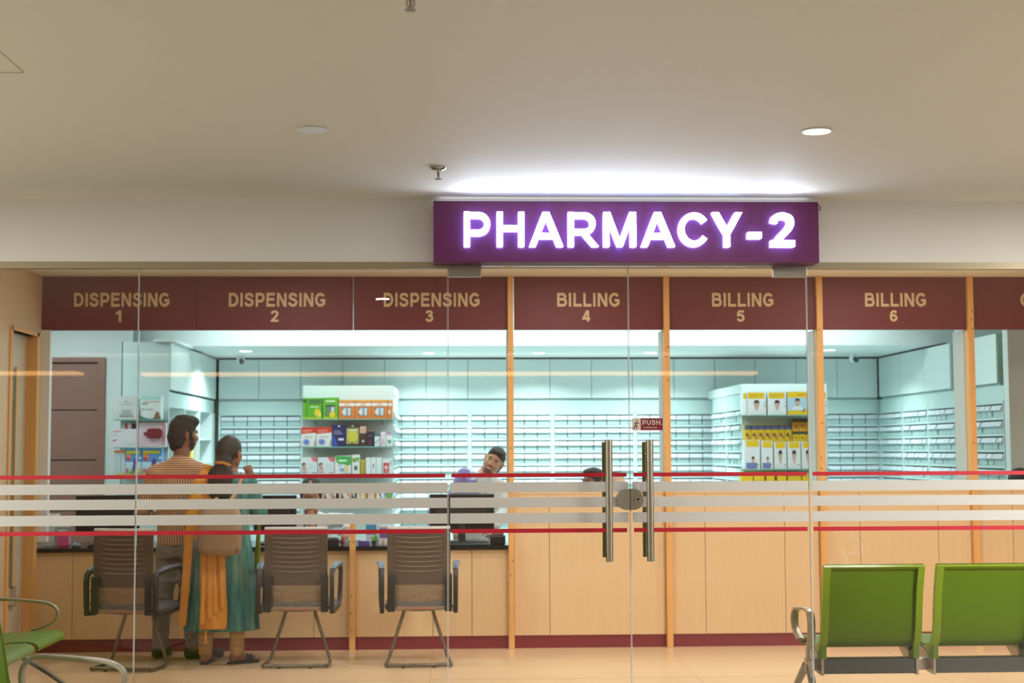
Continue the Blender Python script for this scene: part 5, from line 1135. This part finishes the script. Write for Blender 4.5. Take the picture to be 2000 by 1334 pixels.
# --- pharmacists behind the counters
def pharmacist(label, x, y, cz, yaw, skin, coat, hairf, roll=0, pitch=0, lean=(0, 0), smile=0, beard=False, stand=False, sh_drop=0, mask=None, hands=((-.2, .4), (.2, .4)), deskz=.845, hair_m=None, sleeve=None, key='a', s=1.0, ndrop=.185, beard_c=None):
    """x, y, cz: head centre; the figure faces the camera side (-y) turned by yaw"""
    base = (x-lean[0], y+.10, 0); t = thing('person', label, 'person', base)
    hR = Rot(yaw=PI+yaw, pitch=pitch, roll=roll); hc = (x, y, cz)
    nx, ny, nz = x-lean[0]*.55, y+.05, cz-ndrop
    tx, ty = x-lean[0], y+.10; zs = nz-.055
    b = Solid(); head(b, hc, hR, smile=smile, beard=beard, s=s)
    b.cap(tuple(V3(*hc)+hR@V3(0, -.015, -.06)), (nx, ny, nz), .048, .056, k=.035)
    hipz = .86 if stand else max(.44, zs-.50)
    b.loft([(hipz-.06, tx, ty+.03, .14, .11), (hipz+.12, tx, ty+.03, .135, .10), (zs-.16, (tx+nx)/2, ty, .155, .10), (zs-.02, nx, ny+.02, .14, .075), (nz, nx, ny+.01, .06, .06)], k=.05)
    c_ = Solid()
    c_.loft([(hipz-.16, tx, ty+.03, .19, .145), (hipz+.12, tx, ty+.03, .165, .125), (zs-.16, (tx+nx)/2, ty, .175, .118), (zs-.0, nx, ny+.02, .155, .09), (nz+.01, nx, ny+.01, .075, .072)], k=.05, folds=(0, .03, 8, .5))
    sl = Solid()
    for q_, (hx, hf) in zip((-1, 1), hands):
        sh = (nx+.165*q_, ny+.02, zs-.01-sh_drop*q_); wr = (tx+hx, y-hf, deskz+.03); el = (max(abs(hx), .24)*q_+tx, y-.02, max(deskz+.10, zs-.27))
        b.cap(sh, el, .045, .038, k=.04).cap(el, wr, .037, .026, k=.03); hand(b, wr, (0.1*-q_, -1, -.15), (0, 0, 1), side=q_, curl=.45)
        e2 = tuple(V3(*el)+.75*(V3(*wr)-V3(*el)))
        for S_ in ((sl if (sleeve and q_ == -1) else c_),): S_.cap(sh, el, .064, .058, k=.05).cap(el, e2, .056, .048, k=.03)
    for q_ in (-1, 1):
        if stand: b.cap((tx+.085*q_, ty+.03, .84), (tx+.09*q_, ty+.03, .46), .08, .056, k=.05).cap((tx+.09*q_, ty+.03, .46), (tx+.09*q_, ty+.05, .08), .054, .038, k=.03)
        else: b.cap((tx+.09*q_, ty+.03, hipz), (tx+.10*q_, ty-.36, max(hipz+.02, .47)), .08, .06, k=.05).cap((tx+.10*q_, ty-.36, max(hipz+.02, .47)), (tx+.10*q_, ty-.30, .08), .056, .038, k=.03)
        fy = ty+.05 if stand else ty-.30
        b.cap((tx+.095*q_, fy, .04), (tx+.10*q_, fy-.15, .032), .034, .030, k=.03)
    b.build('body', body_mats(key, skin, beard_c), t, base, h=.0075)
    ct = c_.build('coat', coat, t, base, h=.009)
    if sleeve:
        sl.loft([(zs-.20, nx-.11, ny+.0, .075, .125), (zs+.01, nx-.085, ny+.02, .075, .096)], k=.05)
        sl.build('lavender_sleeve', sleeve, t, base, h=.008)
    q = Solid(); hairf(q, lambda *v: tuple(V3(*hc)+hR@(V3(*v)*s)), hR); q.build('hair', hair_m or mat('black_hair', (36, 31, 28), .6, bump=(160, .5)), t, base, h=.006)
    if mask:
        q = Solid(); q.ell(tuple(V3(*hc)+hR@V3(0, .05, -.055)), (.068, .068, .055), hR, k=.02).ell(tuple(V3(*hc)+hR@V3(0, -.06, -.05)), (.09, .06, .08), hR, k=.01, op='s'); q.build('face_mask', mask, t, base, h=.006)
    return t, base, hc, hR, (nx, ny, nz, zs)
def brow_hair(q, L, R):
    q.ell(L(0, -.018, .040), (.0795, .100, .082), R, k=.03).ell(L(-.01, .045, .088), (.060, .055, .024), R, k=.03).cap(L(0, -.07, -.03), L(0, -.06, -.08), .056, .045, k=.03).cap(L(.058, -.035, .0), L(.052, -.048, -.075), .028, .024, k=.02).cap(L(-.058, -.035, .0), L(-.052, -.048, -.075), .028, .024, k=.02)
    for a in range(16):
        t_ = a*2.4; rr = .055*math.sqrt((a+.5)/16); q.ell(L(rr*math.cos(t_), .015+rr*1.2*math.sin(t_), .108-.3*rr*rr/.055+random.uniform(-.004, .005)), (.013, .014, .012), R, k=.01)
    q.ell(L(0, .112, -.018), (.074, .064, .092), R, k=.012, op='s').ell(L(.09, .006, -.012), (.022, .032, .045), R, k=.008, op='s').ell(L(-.09, .006, -.012), (.022, .032, .045), R, k=.008, op='s')
def short_hair(q, L, R):
    q.ell(L(0, -.016, .044), (.080, .101, .083), R, k=.03).ell(L(0, .035, .092), (.058, .07, .03), R, k=.03).cap(L(0, -.07, -.03), L(0, -.06, -.08), .058, .045, k=.03).cap(L(.060, -.035, .0), L(.054, -.048, -.085), .030, .026, k=.02).cap(L(-.060, -.035, .0), L(-.054, -.048, -.085), .030, .026, k=.02).cap(L(.070, .022, .012), L(.068, .024, -.028), .014, .010, k=.012).cap(L(-.070, .022, .012), L(-.068, .024, -.028), .014, .010, k=.012)
    for a in range(22):
        t_ = a*2.4; rr = .066*math.sqrt((a+.5)/22); q.ell(L(rr*math.cos(t_), .01+rr*1.2*math.sin(t_), .112-.34*rr*rr/.066), (.015, .016, .010), R, k=.012)
    q.ell(L(0, .112, -.04), (.072, .068, .102), R, k=.015, op='s').ell(L(.092, -.004, -.012), (.016, .022, .034), R, k=.008, op='s').ell(L(-.092, -.004, -.012), (.016, .022, .034), R, k=.008, op='s')
def parted_hair(q, L, R):
    q.ell(L(0, -.02, .036), (.086, .106, .092), R, k=.03).cap(L(.07, .0, -.02), L(.066, -.03, -.09), .024, .022, k=.03).cap(L(-.07, .0, -.02), L(-.066, -.03, -.09), .024, .022, k=.03).cap(L(0, -.08, -.03), L(0, -.09, -.11), .06, .05, k=.03)
    q.ell(L(0, .105, -.045), (.062, .06, .115), R, k=.015, op='s').ell(L(0, .09, .07), (.012, .05, .03), R, k=.02, op='s')
m_coat = mat('white_coat_cloth', (234, 238, 236), .8)
t, base, hc, hR, nk = pharmacist('smiling man with a tilted head in a white coat leaning behind a monitor', .362, 12.55, 1.452, -.22, (206, 160, 132), m_coat, brow_hair, roll=-.50, pitch=-.08, lean=(.17, 0), smile=1, beard='thin', stand=True, sh_drop=.06, ndrop=.12, beard_c=(130, 98, 82), hands=((-.16, .42), (.13, .38)), sleeve=mat('lavender_cloth', (146, 138, 196), .8), key='smiling_man')
nx, ny, nz, zs = nk
MB().tube([(nx-.05, ny-.075, nz+.01), (nx-.03, ny-.115, zs-.10), (nx-.01, ny-.135, zs-.25), (nx+.02, ny-.115, zs-.10), (nx+.05, ny-.075, nz+.01)], .004, n=6).build('lanyard', mat('navy_lanyard', (40, 50, 70), .6), t, base, smooth=True)
q = Solid(); q.cap((nx-.055, ny-.06, nz+.005), (nx-.015, ny-.115, zs-.10), .022, .016, k=.02).cap((nx+.055, ny-.06, nz+.005), (nx+.025, ny-.115, zs-.10), .022, .016, k=.02); q.build('shirt_collar', mat('pale_blue_shirt', (206, 220, 226), .8), t, base, h=.006)
t, base, hc, hR, nk = pharmacist('woman in a white coat with parted black hair seated behind the middle office chair', -1.205, 12.60, 1.196, 0, (166, 122, 98), m_coat, parted_hair, hands=((-.18, .42), (.34, .42)), key='seated_woman')
nx, ny, nz, zs = nk
for q_ in (-1, 1): MB().tube([(nx+.045*q_, ny-.055, nz+.02), (nx+.05*q_, ny-.105, zs-.06), (nx+.02*q_, ny-.135, zs-.2)], .007, n=6).build('lanyard', mat('navy_lanyard', (40, 50, 70), .6), t, base, smooth=True)
q = Solid(); q.cap((nx, ny-.075, nz-.01), (nx, ny-.115, zs-.14), .034, .016, k=.02); q.build('neckline', mat('orange_tunic', (196, 130, 90), .8), t, base, h=.007)
pharmacist('seated person with black hair and a maroon face mask behind the billing 4 counter', 1.194, 12.34, 1.262, -.95, (140, 96, 76), mat('grey_uniform', (150, 160, 166), .8), short_hair, mask=mat('maroon_mask', (120, 48, 66), .8), key='masked')
pharmacist('balding seated person half behind the left door handle at the billing 4 counter', 1.478, 13.10, 1.222, .3, (200, 158, 128), mat('pale_uniform', (190, 196, 196), .8), lambda q, L, R: q.ell(L(0, -.03, .045), (.080, .095, .080), R, k=.03).ell(L(0, .09, .03), (.075, .085, .10), R, k=.02, op='s'), key='balding')
pharmacist('seated person with dark hair behind the counter at the right edge of the photo', 4.850, 12.30, 1.245, .5, (140, 96, 76), mat('grey_uniform', (150, 160, 166), .8), parted_hair, key='edge')
# ---------------------------------------------------------------- things on the dispensing counter
TZ = .800
m_bk = mat('monitor_black', (24, 24, 26), .35); m_bk2 = mat('monitor_back', (38, 38, 38), .45)
def monitor(label, x0, x1, z0, z1, y, key=True):
    cx = (x0+x1)/2; o = (cx, y, TZ); t = thing('computer_monitor', label, 'monitor', o)
    MB().box(x0, x1, y-.012, y+.018, z0, z1).build('casing', m_bk, t, o, bevel=.006)
    MB().box(x0+.05, x1-.05, y-.045, y-.012, z0+.06, z1-.06).build('rear_cover', m_bk2, t, o, bevel=.012)
    MB().box(x0+.012, x1-.012, y+.018, y+.020, z0+.015, z1-.012).build('screen', mat('dark_screen', (30, 34, 40), .12), t, o)
    MB().box(cx-.03, cx+.03, y-.05, y-.02, TZ+.012, z0+.12).build('stand_neck', m_bk2, t, o, bevel=.006)
    MB().prism(rrect(cx-.12, cx+.12, y-.11, y+.10, .05), TZ+.001, TZ+.014, 'z').build('stand_base', m_bk2, t, o, bevel=.003)
    return t
monitor('black monitor on the counter left of the man, seen from behind', -2.995, -2.49, .885, 1.195, 11.82)
monitor('black monitor on the counter between the woman and the seated pharmacist', -1.585, -1.245, .905, 1.188, 11.82)
monitor('wide black monitor in front of the smiling man, seen from behind', -.184, .338, .885, 1.190, 11.80)
def keyboard(label, cx, y):
    g = MB().box(cx-.21, cx+.21, y-.065, y+.065, TZ+.001, TZ+.018)
    o = solo('keyboard', g, m_bk, label, 'keyboard', (cx, y, TZ), bevel=.003)
    k = MB()
    for r in range(5):
        for c in range(15): k.box(cx-.20+.027*c, cx-.178+.027*c, y-.058+.024*r, y-.039+.024*r, TZ+.018, TZ+.022)
    k.build('keys', m_bk2, o, (cx, y, TZ))
keyboard('black keyboard in front of the left monitor, partly behind the turned office chair', -2.62, 11.60); keyboard('black keyboard in front of the wide monitor of the smiling man', .08, 11.60)
g = MB().ell((-2.935, 11.62, TZ+.012), (.036, .055, .024), 18, 10); g.v = [(x, y, max(z, TZ+.001)) for x, y, z in g.v]
solo('computer_mouse', g, mat('grey_mouse', (120, 136, 142), .25), 'grey computer mouse on the black counter beside the pink bottle', 'mouse', (-2.935, 11.62, TZ), smooth=True)
# pink liquid bottle with a white dome cap
o = (-3.052, 11.70, TZ); t = thing('sanitizer_bottle', 'clear white-topped bottle of pink liquid at the left end of the counter', 'bottle', o)
MB().prism(rrect(-3.097, -3.007, TZ+.001, TZ+.115, .010), 11.665, 11.735, 'y').build('pink_liquid', mat('pink_liquid', (226, 96, 150), .15), t, o, bevel=.004)
MB().prism(rrect(-3.097, -3.007, TZ+.1155, TZ+.172, .030), 11.665, 11.735, 'y').build('white_top', mat('milky_plastic', (206, 222, 222), .3), t, o, bevel=.004)
# file box and small beige box
o = (-3.165, 11.72, TZ); t = thing('file_box', 'pale grey upright file box in the left corner of the counter', 'file box', o)
MB().box(-3.27, -3.118, 11.66, 11.86, TZ+.001, TZ+.235).build('case', mat('pale_file_grey', (206, 206, 196), .6, noise=((60, 1, 1), .1)), t, o, bevel=.003)
for k in range(5): MB().box(-3.262+.028*k, -3.238+.028*k, 11.67, 11.85, TZ+.2355, TZ+.250-.004*(k % 2)).build('file', mat('cream_file', (226, 212, 186), .7), t, o)
g = MB().box(-.985, -.890, 11.60, 11.68, TZ+.001, TZ+.05).box(-.975, -.90, 11.61, 11.67, TZ+.05, TZ+.06)
solo('card_reader', g, m_bk, 'small black card reader right of the middle office chair', 'card reader', (-.937, 11.64, TZ), bevel=.006)
g = MB().ell((-.868, 11.66, TZ+.025), (.019, .019, .024), 14, 10).ell((-.858, 11.65, TZ+.05), (.010, .010, .010), 10, 8)
solo('red_ornament', g, mat('crimson', (170, 24, 60), .35), 'small crimson round ornament beside the short pine post', 'ornament', (-.868, 11.66, TZ), smooth=True)
g = MB().box(-.738, -.652, 11.60, 11.70, TZ+.001, TZ+.012).box(-.738, -.652, 11.60, 11.604, TZ+.012, TZ+.032).box(-.72, -.68, 11.62, 11.67, TZ+.012, TZ+.034, m=1)
solo('pen_tray', g, [mat('violet_plastic', (92, 74, 170), .4), flat((226, 220, 236))], 'low violet tray on the counter right of the short pine post', 'tray', (-.695, 11.65, TZ))
o = (-.618, 11.66, TZ); t = thing('toy_plant', 'small bright green toy plant in a dark pot on the counter', 'ornament', o)
MB().lathe([(.001, .001), (.016, .001), (.02, .03), (.016, .032), (.001, .03)], o, 16).build('pot', mat('dark_green_pot', (34, 60, 36), .5), t, o, smooth=True)
for a, (dx_, dz) in enumerate(((.03, .075), (.01, .085), (-.022, .06), (.034, .05))): MB().tube([(-.618, 11.66, TZ+.03), (-.618+dx_*.5, 11.66, TZ+.05), (-.618+dx_, 11.655, TZ+dz)], [.008, .009, .004], n=8).build('leaf', mat('bright_green', (90, 176, 60), .4), t, o, smooth=True)
for k, (x, l) in enumerate(((-.575, 'left of two small white cups beside the green toy plant'), (-.530, 'right of two small white cups, beside the third office chair'))):
    solo('paper_cup', MB().lathe([(.001, .001), (.017, .001), (.021, .045), (.019, .045), (.015, .004), (.001, .004)], (x, 11.70, TZ), 20), mat('white_cup', (232, 232, 232), .5), l, 'cup', (x, 11.70, TZ), smooth=True)
g = MB().box(-.70, -.615, 11.98, 12.06, TZ+.001, TZ+.16).box(-.70, -.615, 11.979, 11.98, TZ+.06, TZ+.14, m=1)
solo('blue_carton', g, [flat((206, 222, 232)), flat((70, 156, 206))], 'pale carton with a blue panel on the counter behind the violet tray', 'carton', (-.657, 12.02, TZ), bevel=.002)
g = MB().box(-.60, -.49, 11.98, 12.08, TZ+.001, TZ+.13).box(-.59, -.50, 11.979, 11.98, TZ+.03, TZ+.11, m=1)
solo('lilac_carton', g, [flat((210, 206, 216)), flat((120, 110, 170))], 'pale carton with a lilac panel right of the blue one on the counter', 'carton', (-.545, 12.03, TZ), bevel=.002)
g = MB().box(.30, .42, 11.58, 11.72, TZ+.001, TZ+.07).box(.315, .405, 11.60, 11.70, TZ+.07, TZ+.105, m=1)
solo('label_printer', g, [m_bk, mat('dusty_pink', (150, 110, 112), .5)], 'small dark printer with a pinkish lid at the right end of the counter', 'printer', (.36, 11.65, TZ), bevel=.008)
solo('cable', MB().tube([(-.30, 11.60, TZ+.006), (-.16, 11.53, TZ+.008), (.0, 11.51, TZ+.006), (.14, 11.51, TZ+.006), (.24, 11.522, TZ+.006), (.295, 11.525, TZ+.006)], .005, n=6), mat('teal_cable', (60, 96, 92), .4), 'dark teal cable trailing along the counter below the wide monitor', 'cable', (0, 11.55, TZ), smooth=True)
